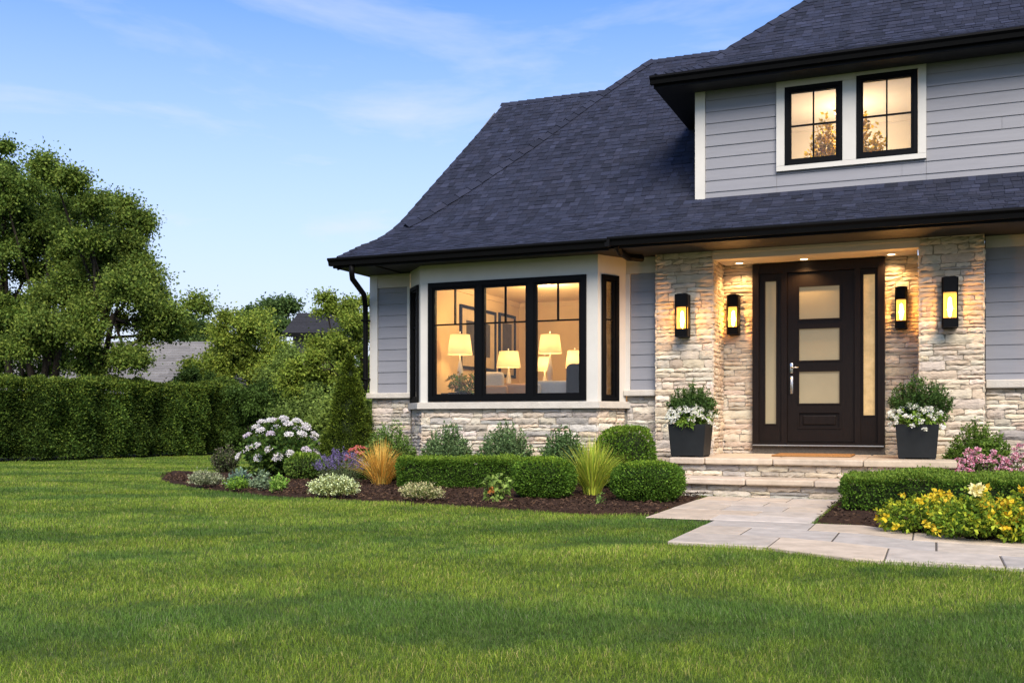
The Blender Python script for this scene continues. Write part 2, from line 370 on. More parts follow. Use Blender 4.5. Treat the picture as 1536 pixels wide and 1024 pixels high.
# main roof
p1 = prof(13.40, 3.43); Y1, Y2 = 18.62, 19.50
XLt = interp([(13.3,-8.47),(14.2,-8.55),(15.14,-8.40),(16.0,-8.28),(17.26,-8.09),(18.62,-7.89),(18.64,-5.72),(19.5,-5.12),(19.7,-5.0)])
XEt = interp([(13.3,-8.40),(14.2,-8.42),(15.07,-8.20),(15.9,-7.50),(17.07,-6.67),(18.61,-5.74),(19.5,-5.12)])
XRt = lambda Y: XR if Y < 15.3 else (-3.34 if Y < 17.35 else -1.9)
cps = course_points(p1, 13.36, 19.5, 0.135)
mb = MB(); shingle_field(mb, cps, XLt, XRt, 1)
mb.col((.02, .0215, .036))
for (ya, za), (yb, zb) in zip(cps[:-1], cps[1:]):
    xr = XR if ya < 15.3 else (-3.33 if ya < 17.3 else -1.9)
    mb.add([(XLt(ya), ya, za-.004), (xr, ya, za-.004), (xr, yb, zb-.004), (XLt(yb), yb, zb-.004)], [(0,1,2,3)])
roof = part('roof', mb, 'shingle', attr=True)
mb = MB()
caps(mb, [(XEt(y), y, p1(y)+.035) for y in np.linspace(15.1, 19.5, 26)], 5, 0.10)
caps(mb, [(XLt(y)+.02, y, p1(y)+.01) for y in np.linspace(13.4, 18.6, 26)], 6, 0.05)
caps(mb, [(-7.93, Y1, p1(Y1)), (-5.74, Y1, p1(Y1))], 7, 0.12)
caps(mb, [(-5.14, Y2, p1(Y2)), (-1.9, Y2, p1(Y2))], 8, 0.12)
part('ridge_caps', mb, 'shingle', roof, attr=True)
mb = MB().col((.038, .04, .062))
mb.add([(-7.89,Y1,7.22),(-5.7,Y1,7.22),(-5.12,Y2,8.0),(-1.9,Y2,8.0),(-1.9,25,3.3),(-8.4,25,3.3),(-5.12,21.5,7.0)], [(1,0,5,6),(2,1,6),(3,2,6,4),(4,6,5)])
part('rear_slope', mb, 'shingle', roof, attr=True)
mb = MB(); ys = list(np.linspace(13.38, 18.6, 22))
for a, b in zip(ys[:-1], ys[1:]):
    q = [(XLt(a)+.01, a, p1(a)-.01), (XLt(b)+.01, b, p1(b)-.01), (XLt(b)+.01, b, p1(b)-.17), (XLt(a)+.01, a, p1(a)-.17)]
    mb.add(q+[(x+.03, y, z) for x, y, z in q], [(0,1,2,3),(7,6,5,4),(3,2,6,7)])
part('rake_board', mb, 'gutter')
# upper roof
p2 = prof(14.70, 6.03)
XL2 = interp([(14.6,-3.86),(15.02,-3.68),(15.8,-3.45),(16.6,-3.12),(17.24,-2.56),(17.95,-1.94),(20.5,0.3)])
cps2 = course_points(p2, 14.66, 20.5, 0.135)
mb = MB(); shingle_field(mb, cps2, XL2, lambda Y: XR, 2); mb.col((.02, .0215, .036))
for (ya, za), (yb, zb) in zip(cps2[:-1], cps2[1:]):
    mb.add([(XL2(ya), ya, za-.004), (XR, ya, za-.004), (XR, yb, zb-.004), (XL2(yb), yb, zb-.004)], [(0,1,2,3)])
hp = [(XL2(y), y, p2(y)-.006) for y in np.linspace(14.7, 20.5, 14)]
for a, b in zip(hp[:-1], hp[1:]): mb.add([a, b, (-3.86, min(b[1]+.6, 20.5), 6.02), (-3.86, a[1], 6.02)], [(0,3,2,1)])
roof2 = part('upper_roof', mb, 'shingle', attr=True)
mb = MB(); caps(mb, [(XL2(y), y, p2(y)+.015) for y in np.linspace(14.75, 20.4, 30)], 9, 0.10)
part('ridge_caps', mb, 'shingle', roof2, attr=True)
mb = MB(); mb.box(-3.84, XR, 14.76, 15.19, 5.885, 5.91); mb.box(-3.84, -3.33, 15.19, 17.6, 5.885, 5.91); mb.box(-3.84, -3.81, 14.76, 17.6, 5.91, 6.01)
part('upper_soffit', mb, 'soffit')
mb = MB(); gutter(mb, -3.88, XR, 14.64, 6.035); mb.box(-3.84, XR, 14.743, 14.765, 5.87, 6.02)
part('gutter', mb, 'gutter')
mb = MB(); gutter(mb, -8.60, -4.13, 13.31, 3.435); mb.box(-8.56, -4.13, 13.413, 13.44, 3.29, 3.42)
part('gutter', mb, 'gutter')
mb = MB(); gutter(mb, -4.128, XR, 13.33, 3.455); mb.box(-4.128, XR, 13.433, 13.46, 3.31, 3.42)
part('gutter', mb, 'gutter')
mb = MB(); mb.box(-8.55, XR, 13.46, 14.62, 3.326, 3.346); mb.box(-8.57, -8.55, 13.42, 14.9, 3.30, 3.42); mb.box(-8.53, -7.9, 13.47, 14.39, 3.305, 3.3245)
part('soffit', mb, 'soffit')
mb = MB(); mb.tube([(-4.02, 13.42, 3.36), (-4.02, 13.6, 3.28), (-4.02, 14.0, 3.27), (-3.86, 14.18, 3.27)], 0.05, 8); mb.box(-4.16, -4.09, 13.318, 13.40, 3.325, 3.432)
part('drain_elbow', mb, 'gutter')
mb = MB(); dx = -8.535
mb.tube([(-8.22, 13.40, 3.34), (-8.22, 13.40, 3.20), (-8.25, 13.47, 3.12), (-8.44, 14.12, 2.97), (dx+.02, 14.27, 2.92), (dx, 14.33, 2.80), (dx, 14.34, 2.6), (dx, 14.34, 1.50), (dx-.01, 14.33, 1.43), (dx-.09, 14.30, 1.385)], 0.043, 10)
for z in (2.55, 1.60): mb.box(dx-.06, dx+.06, 14.285, 14.394, z, z+.03)
part('downspout', mb, 'gutter', smooth=True)

# solid walls behind the cladding
mb = MB()
mb.box(-8.47, -7.76, 14.44, 14.55, 0, 3.32); mb.box(-4.16, -3.66, 14.44, 14.55, 0, 3.32)
mb.box(-4.30, -4.163, 14.46, 14.555, 0, 1.2); mb.box(-7.757, -7.62, 14.46, 14.555, 0, 1.2); mb.box(-8.47, -8.36, 14.55, 24.5, 0, 3.4); mb.box(0.62, XR, 14.49, 14.6, 0, 3.32); mb.box(-8.4, XR, 24.4, 24.5, 0, 3.4)
mb.box(-3.31, XR, 15.24, 15.3, 4.1, 4.60); mb.box(-3.31, -2.08, 15.24, 15.3, 4.60, 5.9); mb.box(-0.13, XR, 15.24, 15.3, 4.60, 5.9); mb.box(-3.31, -3.25, 15.3, 18.2, 4.1, 6.0)
mb.box(-2.83, -2.40, 15.03, 15.1, 0, 3.3); mb.box(-.64, -.2, 15.03, 15.1, 0, 3.3); mb.box(-2.40, -.64, 15.06, 15.1, 0, 3.3)
part('wall', mb, 'mortar')
mb = MB(); mb.add([(-8.40,14.46,3.3),(-8.40,24.4,3.3),(-8.1,18.6,7.1),(-8.35,15.5,4.4)], [(0,3,2,1)]); part('gable_wall', mb, 'siding')
# siding panels
for fr, ww, hh, ph in ((FRONT(-8.345,14.43,1.392), .55, 1.70, .03), (FRONT(-4.10,14.43,1.392), .40, 1.70, .03), (FRONT(.625,14.475,1.472), XR-.63, 1.70, .1)):
    mb = MB(); siding(mb, fr, ww, hh, .183, ph); part('siding', mb, 'siding')
mb = MB(); siding(mb, FRONT(-3.168,15.235,4.20), 1.046, 1.70, .172, 0); siding(mb, FRONT(-2.118,15.235,4.20), 2.026, .378, .172, 0); siding(mb, FRONT(-.088,15.235,4.20), XR+.1, 1.70, .172, 0)
part('siding', mb, 'siding')
# trim boards
mb = MB(); mb.box(-8.49, -8.35, 14.395, 14.44, 1.392, 3.305); mb.box(-8.49, -8.45, 14.44, 14.6, 1.392, 3.305); part('corner_board', mb, 'trim')
mb = MB(); mb.box(-7.80, -7.745, 14.395, 14.44, 1.392, 3.09); part('corner_board', mb, 'trim')
mb = MB(); mb.box(-4.175, -4.105, 14.395, 14.44, 1.392, 3.09); part('corner_board', mb, 'trim')
mb = MB(); mb.box(-3.32, -3.17, 15.195, 15.24, 4.20, 5.884); mb.box(-3.32, -3.28, 15.24, 17.3, 4.2, 5.884); part('corner_board', mb, 'trim')
for (x0, x1, y, z0, z1) in ((-8.345, -7.75, 14.40, 3.093, 3.303), (-4.17, -3.705, 14.40, 3.093, 3.323), (.625, XR, 14.45, 3.173, 3.323)):
    mb = MB(); mb.box(x0, x1, y, y+.04, z0, z1); mb.box(x0, x1, y-.012, y, z1-.05, z1-.002); part('frieze_board', mb, 'frieze')
for (x0, x1, y, z0, z1) in ((-8.53, -7.70, 14.335, 1.30, 1.39), (-4.19, -3.712, 14.335, 1.30, 1.39), (.622, XR, 14.385, 1.36, 1.47)):
    mb = MB(); mb.rbox(x0, x1, y, y+.11, z0, z1, .012, 1); part('sill_cap', mb, 'lime')
# stone base walls and columns
mb = MB(); stones(mb, FRONT(-8.47,14.44,0), .72, 1.30, 11, GREY); part('stone_base', mb, 'stone', attr=True)
mb = MB(); stones(mb, FRONT(-4.16,14.44,0), .47, 1.30, 12, GREY); part('stone_base', mb, 'stone', attr=True)
mb = MB(); stones(mb, FRONT(.63,14.49,0), XR-.65, 1.36, 13, GREY+PALE); part('stone_base', mb, 'stone', attr=True)
def column(x0, x1, seed):
    y0 = 14.29; mb = MB().col((.30, .27, .23)); mb.box(x0, x1, y0, 15.08, 0, 3.37)
    stones(mb, frame_of((x0-.02, y0, 0), (1,0,0), (0,0,1)), x1-x0+.04, 3.37, seed, PALE, .05, .135, .15, .46)
    stones(mb, frame_of((x1, y0-.02, 0), (0,1,0), (0,0,1)), 15.06-y0, 3.37, seed+1, PALE, .05, .135, .15, .4)
    stones(mb, frame_of((x0, 15.0, 0), (0,-1,0), (0,0,1)), 15.02-y0, 3.37, seed+2, PALE, .05, .135, .15, .4)
    part('stone_column', mb, 'stone', attr=True)
column(-3.68, -2.87, 21); column(-.16, .59, 31)
mb = MB(); stones(mb, FRONT(-2.885,15.03,.0), .465, 3.22, 41, PALE); part('entry_stone', mb, 'stone', attr=True)
mb = MB(); stones(mb, FRONT(-.62,15.03,.0), .475, 3.22, 42, PALE); part('entry_stone', mb, 'stone', attr=True)
mb = MB(); mb.box(-2.868, -.162, 14.25, 14.45, 3.20, 3.324); mb.box(-2.845, -.185, 14.235, 14.25, 3.285, 3.324); part('entry_beam', mb, 'frieze')
mb = MB(); mb.box(-2.83, -.20, 14.45, 15.03, 3.215, 3.24); pc = part('entry_ceiling', mb, 'frieze')
for px, py in ((1109, 395), (1206, 389), (1337, 382)):
    x, y, z = on_ground(px, py, 3.21)
    mb = MB(); mb.lathe([(.050,3.214),(.075,3.207),(.075,3.212),(.05,3.2145)], x, y, 20); d = part('downlight', mb, 'white')
    mb = MB(); mb.lathe([(0.0001,3.2105),(.050,3.2105)], x, y, 20); part('lens', mb, 'downl', d)
    lamp_in('downlight_lamp', (x, y, 3.19), 28, d, (1, .60, .26), .04, 130)
# entry door
mb = MB()
for x0, x1 in ((-2.42,-2.33),(-.71,-.62)): mb.box(x0, x1, 14.90, 15.06, .58, 3.20)
for x0, x1 in ((-2.012,-1.935),(-1.015,-.94)): mb.box(x0, x1, 14.915, 15.06, .62, 3.06)
mb.box(-2.33, -.71, 14.91, 15.06, 3.06, 3.20); mb.box(-2.33, -.71, 14.90, 15.06, .58, .635)
for (a, b, g0, g1, z0, z1) in ((-2.33,-2.012,-2.245,-2.09,.90,2.95),(-.94,-.71,-.90,-.75,1.02,2.98)):
    mb.box(a, g0, 14.95, 15.05, .635, 3.06); mb.box(g1, b, 14.95, 15.05, .635, 3.06); mb.box(g0, g1, 14.95, 15.05, z1, 3.06); mb.box(g0, g1, 14.95, 15.05, .635, z0)
    mb.box(g0-.018, g0, 14.94, 14.95, z0-.018, z1+.018); mb.box(g1, g1+.018, 14.94, 14.95, z0-.018, z1+.018); mb.box(g0, g1, 14.94, 14.95, z1, z1+.018); mb.box(g0, g1, 14.94, 14.95, z0-.018, z0)
dframe = part('door_frame', mb, 'wood')
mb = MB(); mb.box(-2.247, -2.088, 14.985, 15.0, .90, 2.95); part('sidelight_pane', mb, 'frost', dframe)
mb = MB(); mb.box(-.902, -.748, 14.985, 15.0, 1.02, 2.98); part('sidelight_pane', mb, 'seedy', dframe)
mb = MB(); mb.box(-2.41, -.63, 14.86, 14.90, .585, .60); part('threshold', mb, 'steel', dframe)
mb = MB(); mb.box(-2.42, -.62, 14.93, 15.03, .40, .578); part('door_base', mb, 'joint', dframe)
mb = MB(); Ls = ((2.39, 2.85), (1.80, 2.25), (1.19, 1.64)); gx0, gx1 = -1.77, -1.22; dy0, dy1 = 14.955, 15.02
mb.box(-1.932, gx0, dy0, dy1, .645, 3.055); mb.box(gx1, -1.018, dy0, dy1, .645, 3.055)
zz = [.645, .85, 1.06]
mb.box(gx0, gx1, dy0, dy1, .645, .85); mb.box(gx0, gx1, dy0, dy1, 1.055, 1.19); mb.box(gx0, gx1, dy0, dy1, 1.64, 1.80); mb.box(gx0, gx1, dy0, dy1, 2.25, 2.39); mb.box(gx0, gx1, dy0, dy1, 2.85, 3.055)
mb.box(gx0, gx1, dy0+.022, dy1, .85, 1.055)
for z0, z1 in Ls+((.85, 1.055),):
    for x0, x1 in ((gx0-.022, gx0), (gx1, gx1+.022)): mb.box(x0, x1, dy0-.012, dy0, z0-.022, z1+.022)
    mb.box(gx0, gx1, dy0-.012, dy0, z1, z1+.022); mb.box(gx0, gx1, dy0-.012, dy0, z0-.022, z0)
mb.rbox(gx0+.05, gx1-.05, dy0+.004, dy0+.04, .885, 1.02, .012, 2)
door = part('door', mb, 'wood')
for z0, z1 in Ls:
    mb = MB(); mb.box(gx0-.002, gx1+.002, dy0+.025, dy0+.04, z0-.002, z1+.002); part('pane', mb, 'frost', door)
mb = MB(); hx = -1.875
mb.rbox(hx-.024, hx+.024, 14.94, 14.957, 1.62, 1.77, .008, 2); mb.tube([(hx, 14.94, 1.70), (hx, 14.89, 1.70)], .012, 8); mb.tube([(hx, 14.89, 1.70), (hx+.10, 14.89, 1.70)], .010, 8)
mb.rbox(hx-.02, hx+.02, 14.943, 14.957, 1.33, 1.58, .008, 2)
mb.tube([(hx, 14.945, 1.56), (hx, 14.905, 1.555), (hx, 14.895, 1.53), (hx, 14.895, 1.38), (hx, 14.905, 1.355), (hx, 14.945, 1.35)], .011, 8)
part('handle', mb, 'steel', door, smooth=True)
# windows
def window(name, fr, u0, u1, v0, v1, bar, sashes, transom, parent=house, mull=.07, grid='top', depth_=.09, recess=0.0):
    mb = MB(); n0, n1 = recess-depth_+.03, recess+.03
    mb.fbox(fr, u0, u0+bar, v0, v1, n0, n1); mb.fbox(fr, u1-bar, u1, v0, v1, n0, n1)
    mb.fbox(fr, u0+bar, u1-bar, v0, v0+bar, n0, n1); mb.fbox(fr, u0+bar, u1-bar, v1-bar, v1, n0, n1)
    wv = (u1-u0-2*bar-mull*(sashes-1))/sashes; panes = []; mu = MB()
    for i in range(sashes):
        a = u0+bar+i*(wv+mull); b = a+wv
        if i: mb.fbox(fr, a-mull, a, v0+bar, v1-bar, n0, n1-.004)
        s = min(.035, wv*.16); e0, e1 = n0+.01, n1-.022
        mb.fbox(fr, a, a+s, v0+bar, v1-bar, e0, e1); mb.fbox(fr, b-s, b, v0+bar, v1-bar, e0, e1)
        mb.fbox(fr, a+s, b-s, v0+bar, v0+bar+s, e0, e1); mb.fbox(fr, a+s, b-s, v1-bar-s, v1-bar, e0, e1)
        p = (a+s, b-s, v0+bar+s, v1-bar-s); panes.append(p)
        if transom:
            tz = p[3]-(p[3]-p[2])*transom
            mu.fbox(fr, p[0], p[1], tz-.011, tz+.011, e0+.012, e1-.012)
            if grid:
                m_ = (p[0]+p[1])/2
                mu.fbox(fr, m_-.011, m_+.011, tz+.011, p[3], e0+.013, e1-.013)
                if grid == 'full': mu.fbox(fr, m_-.011, m_+.011, p[2], tz-.011, e0+.013, e1-.013)
    wn = part(name, mb, 'black', parent)
    if mu.v: part('grille', mu, 'black', wn)
    for p in panes:
        g = MB(); g.fbox(fr, p[0]-.003, p[1]+.003, p[2]-.003, p[3]+.003, (n0+n1)/2-.004, (n0+n1)/2+.004); part('pane', g, 'glass', wn)
    return wn
fr = FRONT(0, 15.20, 0)
window('window', fr, -2.0, -1.2, 4.655, 5.79, .055, 1, .5, grid='full'); window('window', fr, -1.01, -.2, 4.655, 5.83, .055, 1, .5, grid='full')
mb = MB(); y0, y1 = 15.175, 15.26
mb.box(-2.12, -2.003, y0, y1, 4.655, 5.79); mb.box(-1.197, -1.013, y0, y1, 4.655, 5.79); mb.box(-.197, -.09, y0, y1, 4.655, 5.79)
mb.box(-2.12, -.09, y0, y1, 4.58, 4.652); mb.box(-2.12, -1.013, y0, y1, 5.793, 5.883); mb.box(-1.01, -.09, y0, y1, 5.833, 5.883); mb.box(-.197, -.09, y0, y1, 5.79, 5.833)
part('window_trim', mb, 'trim')
# bay window
A, B, Cc, D = (-7.74, 14.40), (-7.30, 13.90), (-4.44, 13.90), (-4.17, 14.40)
def seg(a, b): return frame_of((a[0], a[1], 0), (b[0]-a[0], b[1]-a[1], 0), (0, 0, 1)), math.hypot(b[0]-a[0], b[1]-a[1])
def shrink(fr, d): O, U, V, Nn = fr; return (O-Nn*d, U, V, Nn)
mb = MB()
for k, (a, b) in enumerate(((A, B), (B, Cc), (Cc, D))):
    f_, l_ = seg(a, b); stones(mb, shrink(f_, .03), l_, 1.125, 51+k, GREY+PALE[:3]); mb.col((.3, .28, .25)); mb.fbox(shrink(f_, .03), 0, l_, 0, 1.12, -.1, -.001)
part('stone_base', mb, 'stone', attr=True)
def bay_poly(d): return [(A[0]-d*1.1, 14.42), (B[0]-d*.55, 13.9-d), (Cc[0]+d*.7, 13.9-d), (D[0]+d*1.2, 14.42)]
def prism(mb, pts, z0, z1):
    n = len(pts); mb.add([(x, y, z0) for x, y in pts]+[(x, y, z1) for x, y in pts], [tuple(range(n-1, -1, -1)), tuple(range(n, 2*n))]+[(k, (k+1) % n, n+(k+1) % n, n+k) for k in range(n)])
mb = MB(); prism(mb, [(A[0]+.06, 14.5), (B[0]+.03, 13.96), (Cc[0]-.03, 13.96), (D[0]-.05, 14.5)], 0, 1.12); part('bay_base', mb, 'mortar')
mb = MB(); prism(mb, bay_poly(.055), 1.125, 1.21); prism(mb, bay_poly(.04), 1.21, 1.222); part('bay_sill', mb, 'lime')
mb = MB(); f_, l_ = seg(B, Cc)
ub = lambda x: x-B[0]
mb.fbox(f_, 0, ub(-7.16), 1.222, 3.05, -.10, 0); mb.fbox(f_, ub(-4.61), l_, 1.222, 3.05, -.10, 0); mb.fbox(f_, -.002, l_+.002, 3.05, 3.324, -.10, .004); mb.fbox(f_, ub(-7.16), ub(-4.61), 1.222, 1.235, -.10, -.01)
for (a, b), (q0, q1) in (((A, B), (.10, .86)), ((Cc, D), (.12, .72))):
    fs, ls = seg(a, b)
    mb.fbox(fs, 0, ls*q0, 1.222, 3.05, -.08, 0); mb.fbox(fs, ls*q1, ls, 1.222, 3.05, -.08, 0); mb.fbox(fs, 0, ls, 3.05, 3.324, -.08, .003)
part('bay_trim', mb, 'trim')
window('bay_window', f_, ub(-7.157), ub(-4.613), 1.238, 3.047, .075, 3, .335, mull=.10, depth_=.10)
for (a, b), (q0, q1) in (((A, B), (.10, .86)), ((Cc, D), (.12, .72))):
    fs, ls = seg(a, b); window('side_window', fs, ls*q0+.003, ls*q1-.003, 1.225, 3.047, .06, 1, .335, grid=None)
# living room shell
mb = MB(); IZ0, IZ1 = .72, 3.27
mb.box(-8.35, -3.75, 14.56, 18.8, IZ0-.05, IZ0); prism(mb, [(-7.62,14.56),(-7.25,14.02),(-4.5,14.02),(-4.28,14.56)], .95, 1.20); part('living_room_floor', mb, 'ifloor')
mb = MB(); mb.box(-7.68, -7.62, 14.575, 18.75, IZ0, IZ1); mb.box(-8.30, -3.78, 18.70, 18.78, IZ0, IZ1); mb.box(-3.84, -3.78, 14.56, 18.70, IZ0, IZ1); mb.box(-8.30, -3.84, 14.45, 18.70, IZ1, IZ1+.04)
prism(mb, [(-7.74,14.45),(-7.28,14.0),(-4.46,14.0),(-4.19,14.45)], IZ1, IZ1+.04); mb.box(-8.30, -7.78, 14.552, 14.57, IZ0, IZ1); mb.box(-4.15, -3.84, 14.552, 14.57, IZ0, IZ1)
mb.box(-8.30, -3.84, 18.66, 18.70, IZ1-.09, IZ1); mb.box(-7.62, -7.58, 14.60, 18.66, IZ1-.09, IZ1)
part('living_room_wall', mb, 'iwall')
# upper room shell
mb = MB(); mb.box(-3.2, 2.0, 15.3, 18.3, 4.12, 4.16); mb.box(-3.2, 2.0, 18.2, 18.3, 4.16, 6.2); mb.box(-3.25, -3.2, 15.3, 18.3, 4.16, 6.2); mb.box(.9, 1.0, 15.3, 18.2, 4.16, 6.2); mb.box(-3.2, 2.0, 15.3, 18.2, 6.06, 6.10); mb.box(-3.2, .9, 18.12, 18.2, 5.95, 6.06)
part('upper_room_wall', mb, 'uwall')
mb = MB(); mb.lathe([(.02,6.06),(.02,6.0),(.16,5.98),(.19,5.93),(.12,5.89),(.001,5.88)], -1.3, 17.25, 18); cl = part('ceiling_light', mb, 'downl', smooth=True)
lamp_in('room_lamp', (-1.3, 17.25, 5.25), 50, cl, (1, .83, .60), .25)
mb = MB(); mb.lathe([(.001,3.262),(.09,3.262),(.10,3.268)], -6.1, 16.2, 18); cl = part('ceiling_light', mb, 'downl')
lamp_in('room_lamp', (-6.1, 16.2, 3.05), 60, cl, (1, .72, .38), .1)

# ------------------------------------------------------------------ stoop, path, ground, bed
stoop = thing('front_stoop', 'low stone stoop with two broad steps and pale slab treads before the door', 'steps', (-1.4, 13.6, 0))
def slabs(xs, y0, y1, z0, z1, seed, name, ov=0.03):
    random.seed(seed)
    for a, b in zip(xs[:-1], xs[1:]):
        mb = MB(); k = random.uniform(.93, 1.07); c = (.53*k, .47*k, .40*k*random.uniform(.96, 1.03)); mb.col(c)
        n = 10; base = len(mb.v)
        mb.rbox(a+.003, b-.003, y0+random.uniform(-.006, .006), y1, z0, z1, .018, 2, jit=.002)
        mb.build(name, M['slab'], stoop, attr=True)
slabs((-3.16, -2.70, -1.85, -.78, .26), 12.90, 14.93, .39, .47, 1, 'landing_slab')
slabs((-3.0, -2.1, -1.3, -.3, .1), 12.40, 13.02, .165, .24, 2, 'step_slab')
mb = MB(); mb.col((.3, .27, .23)); mb.box(-3.1, .2, 13.0, 14.9, 0, .385); stones(mb, FRONT(-3.11,13.0,.24), 3.33, .148, 61, PALE+GREY, .05, .08, .2, .45)
mb.col((.3, .27, .23)); mb.box(-2.95, .05, 12.50, 12.99, 0, .16); stones(mb, FRONT(-2.96,12.50,0), 3.02, .163, 62, GREY+PALE[:2], .06, .09, .2, .5)
stones(mb, frame_of((-3.10, 14.3, 0), (0,-1,0), (0,0,1)), 1.3, .385, 63, GREY+PALE[:2]); stones(mb, frame_of((-2.95, 13.0, 0), (0,-1,0), (0,0,1)), .5, .163, 64, GREY+PALE[:2])
part('riser_stone', mb, 'stone', stoop, attr=True)

yfront = interp([(-1.9,7.62),(-1.13,7.56),(-.41,7.12),(.53,7.10),(2,7.0),(6,6.6)])
yback = interp([(-1.06,9.62),(-.55,9.45),(-.2,9.02),(.64,8.70),(2,8.4),(6,7.9)])
mb = MB(); random.seed(5)
PV = [(.50,.455,.40),(.47,.44,.405),(.55,.50,.435),(.44,.425,.41),(.53,.465,.39),(.50,.475,.45)]
def flag(poly, z):
    c = random.choice(PV); k = random.uniform(.92, 1.08); mb.col(tuple(q*k for q in c))
    cx = sum(p[0] for p in poly)/len(poly); cy_ = sum(p[1] for p in poly)/len(poly); n = len(poly); g = .008
    wx = max(p[0] for p in poly)-min(p[0] for p in poly); wy = max(p[1] for p in poly)-min(p[1] for p in poly)
    def inn(d): return [(cx+(x-cx)*(1-2*d/wx), cy_+(y-cy_)*(1-2*d/wy)) for x, y in poly]
    o1 = inn(.005); o2 = inn(.011); dz = random.uniform(-.003, .003)
    mb.add([(x, y, 0.0) for x, y in o1]+[(x, y, z-.006+dz) for x, y in o1]+[(x, y, z+dz) for x, y in o2],
           [(k, (k+1) % n, n+(k+1) % n, n+k) for k in range(n)]+[(n+k, n+(k+1) % n, 2*n+(k+1) % n, 2*n+k) for k in range(n)]+[tuple(range(2*n, 3*n))])
PZ = .026
def fit(cells, x0, x1): return [x0+(x1-x0)*c for c in cells]
rows = [(9.46, 9.98, (0, .40, 1)), (9.98, 10.50, (0, .62, 1)), (10.50, 11.15, (0, .34, .74, 1)), (11.15, 11.75, (0, .55, 1)), (11.75, 12.42, (0, .30, .66, 1))]
for a, b, cells in rows:
    xs = fit(cells, -2.55, -1.02)
    for l, r in zip(xs[:-1], xs[1:]): flag([(l, a), (r, a), (r, b), (l, b)], PZ)
xs0 = [-1.88, -1.12, -.30, .42, 1.3, 2.2, 3.2, 4.2]; xs1 = [-1.88, -1.45, -.72, .02, .80, 1.7, 2.7, 3.6, 4.2]; xs2 = [-1.88, -.98, -.15, .9, 2.0, 3.1, 4.2]
def band(xs, f0, f1):
    for l, r in zip(xs[:-1], xs[1:]):
        if f1((l+r)/2)-f0((l+r)/2) > .05: flag([(l+(r-l)*q, f0(l+(r-l)*q)) for q in (0, .25, .5, .75, 1)]+[(r+(l-r)*q, f1(r+(l-r)*q)) for q in (0, .25, .5, .75, 1)], PZ)
yb = lambda x: min(9.45, yback(x)) if x > -1.1 else 9.45
band(xs0, lambda x: yfront(x), lambda x: yfront(x)+(yb(x)-yfront(x))*.36)
band(xs1, lambda x: yfront(x)+(yb(x)-yfront(x))*.36, lambda x: yfront(x)+(yb(x)-yfront(x))*.70)
band(xs2, lambda x: yfront(x)+(yb(x)-yfront(x))*.70, yb)
path = mb.build('path', M['slab'], None, (-1.5, 9, 0), attr=True); tag(path, kind='structure')
mb = MB(); mb.add([(-2.53,9.44,.019),(-1.04,9.44,.019),(-1.04,12.42,.019),(-2.53,12.42,.019)], [(0,1,2,3)])
xx = list(np.linspace(-1.86, 4.2, 24))
for a, b in zip(xx[:-1], xx[1:]): mb.add([(a,yfront(a)+.02,.020),(b,yfront(b)+.02,.020),(b,yb(b)-.02,.020),(a,yb(a)-.02,.020)], [(0,1,2,3)])
jt = mb.build('path_bedding', M['joint'], None, (-1.5, 9, 0)); tag(jt, kind='structure')
mb = MB(); S = 900; ng = 40
mb.add([(-S,-S,0),(S,-S,0),(S,S,0),(-S,S,0)], [(0,1,2,3)]); gnd = mb.build('ground', M['ground'], None); tag(gnd, kind='structure')
# planting beds
def smooth_poly(pts, n=6):
    out = []; m_ = len(pts)
    for i in range(m_):
        p0, p1_, p2_, p3 = (np.array(pts[(i+k-1) % m_], float) for k in range(4))
        for t in np.linspace(0, 1, n, endpoint=False):
            out.append(tuple(.5*((2*p1_)+(-p0+p2_)*t+(2*p0-5*p1_+4*p2_-p3)*t*t+(-p0+3*p1_-3*p2_+p3)*t**3)))
    return out
E1 = [on_ground(px, py)[:2] for px, py in ((243,717),(262,726),(300,733),(360,740),(430,746),(560,753),(700,761),(850,768),(975,773))]
BED1 = smooth_poly([(-12.1, 14.6)]+E1[:-1])[:6*8]+[E1[-1], (-2.57, 9.6), (-2.57, 12.4), (-2.95, 12.6), (-3.1, 14.4), (-4.2, 14.5), (-7.8, 14.5), (-8.6, 14.6), (-9.2, 16.5), (-11.6, 16.2)]
BED2 = [(-1.0, 9.64), (-.55, 9.46), (-.2, 9.04), (.64, 8.72), (2, 8.42), (4.2, 8.0), (4.2, 14.5), (.3, 14.5), (.24, 12.95), (.1, 12.45), (-1.0, 12.4)]
def inside(poly, x, y):
    x = np.asarray(x); y = np.asarray(y); r = np.zeros(x.shape, bool); n = len(poly)
    for i in range(n):
        (xa, ya), (xb, yb_) = poly[i], poly[(i+1) % n]
        c = ((ya > y) != (yb_ > y)) & (x < (xb-xa)*(y-ya)/((yb_-ya) if yb_ != ya else 1e-9)+xa); r ^= c
    return r
PATHP = [(-2.56,9.44),(-1.9,9.44),(-1.9,7.6)]+[(x, yfront(x)+.035) for x in np.linspace(-1.86, 4.2, 20)]+[(x, yb(x)) for x in np.linspace(4.2, -1.06, 20)]+[(-1.02,9.6),(-1.02,12.45),(-2.56,12.45)]
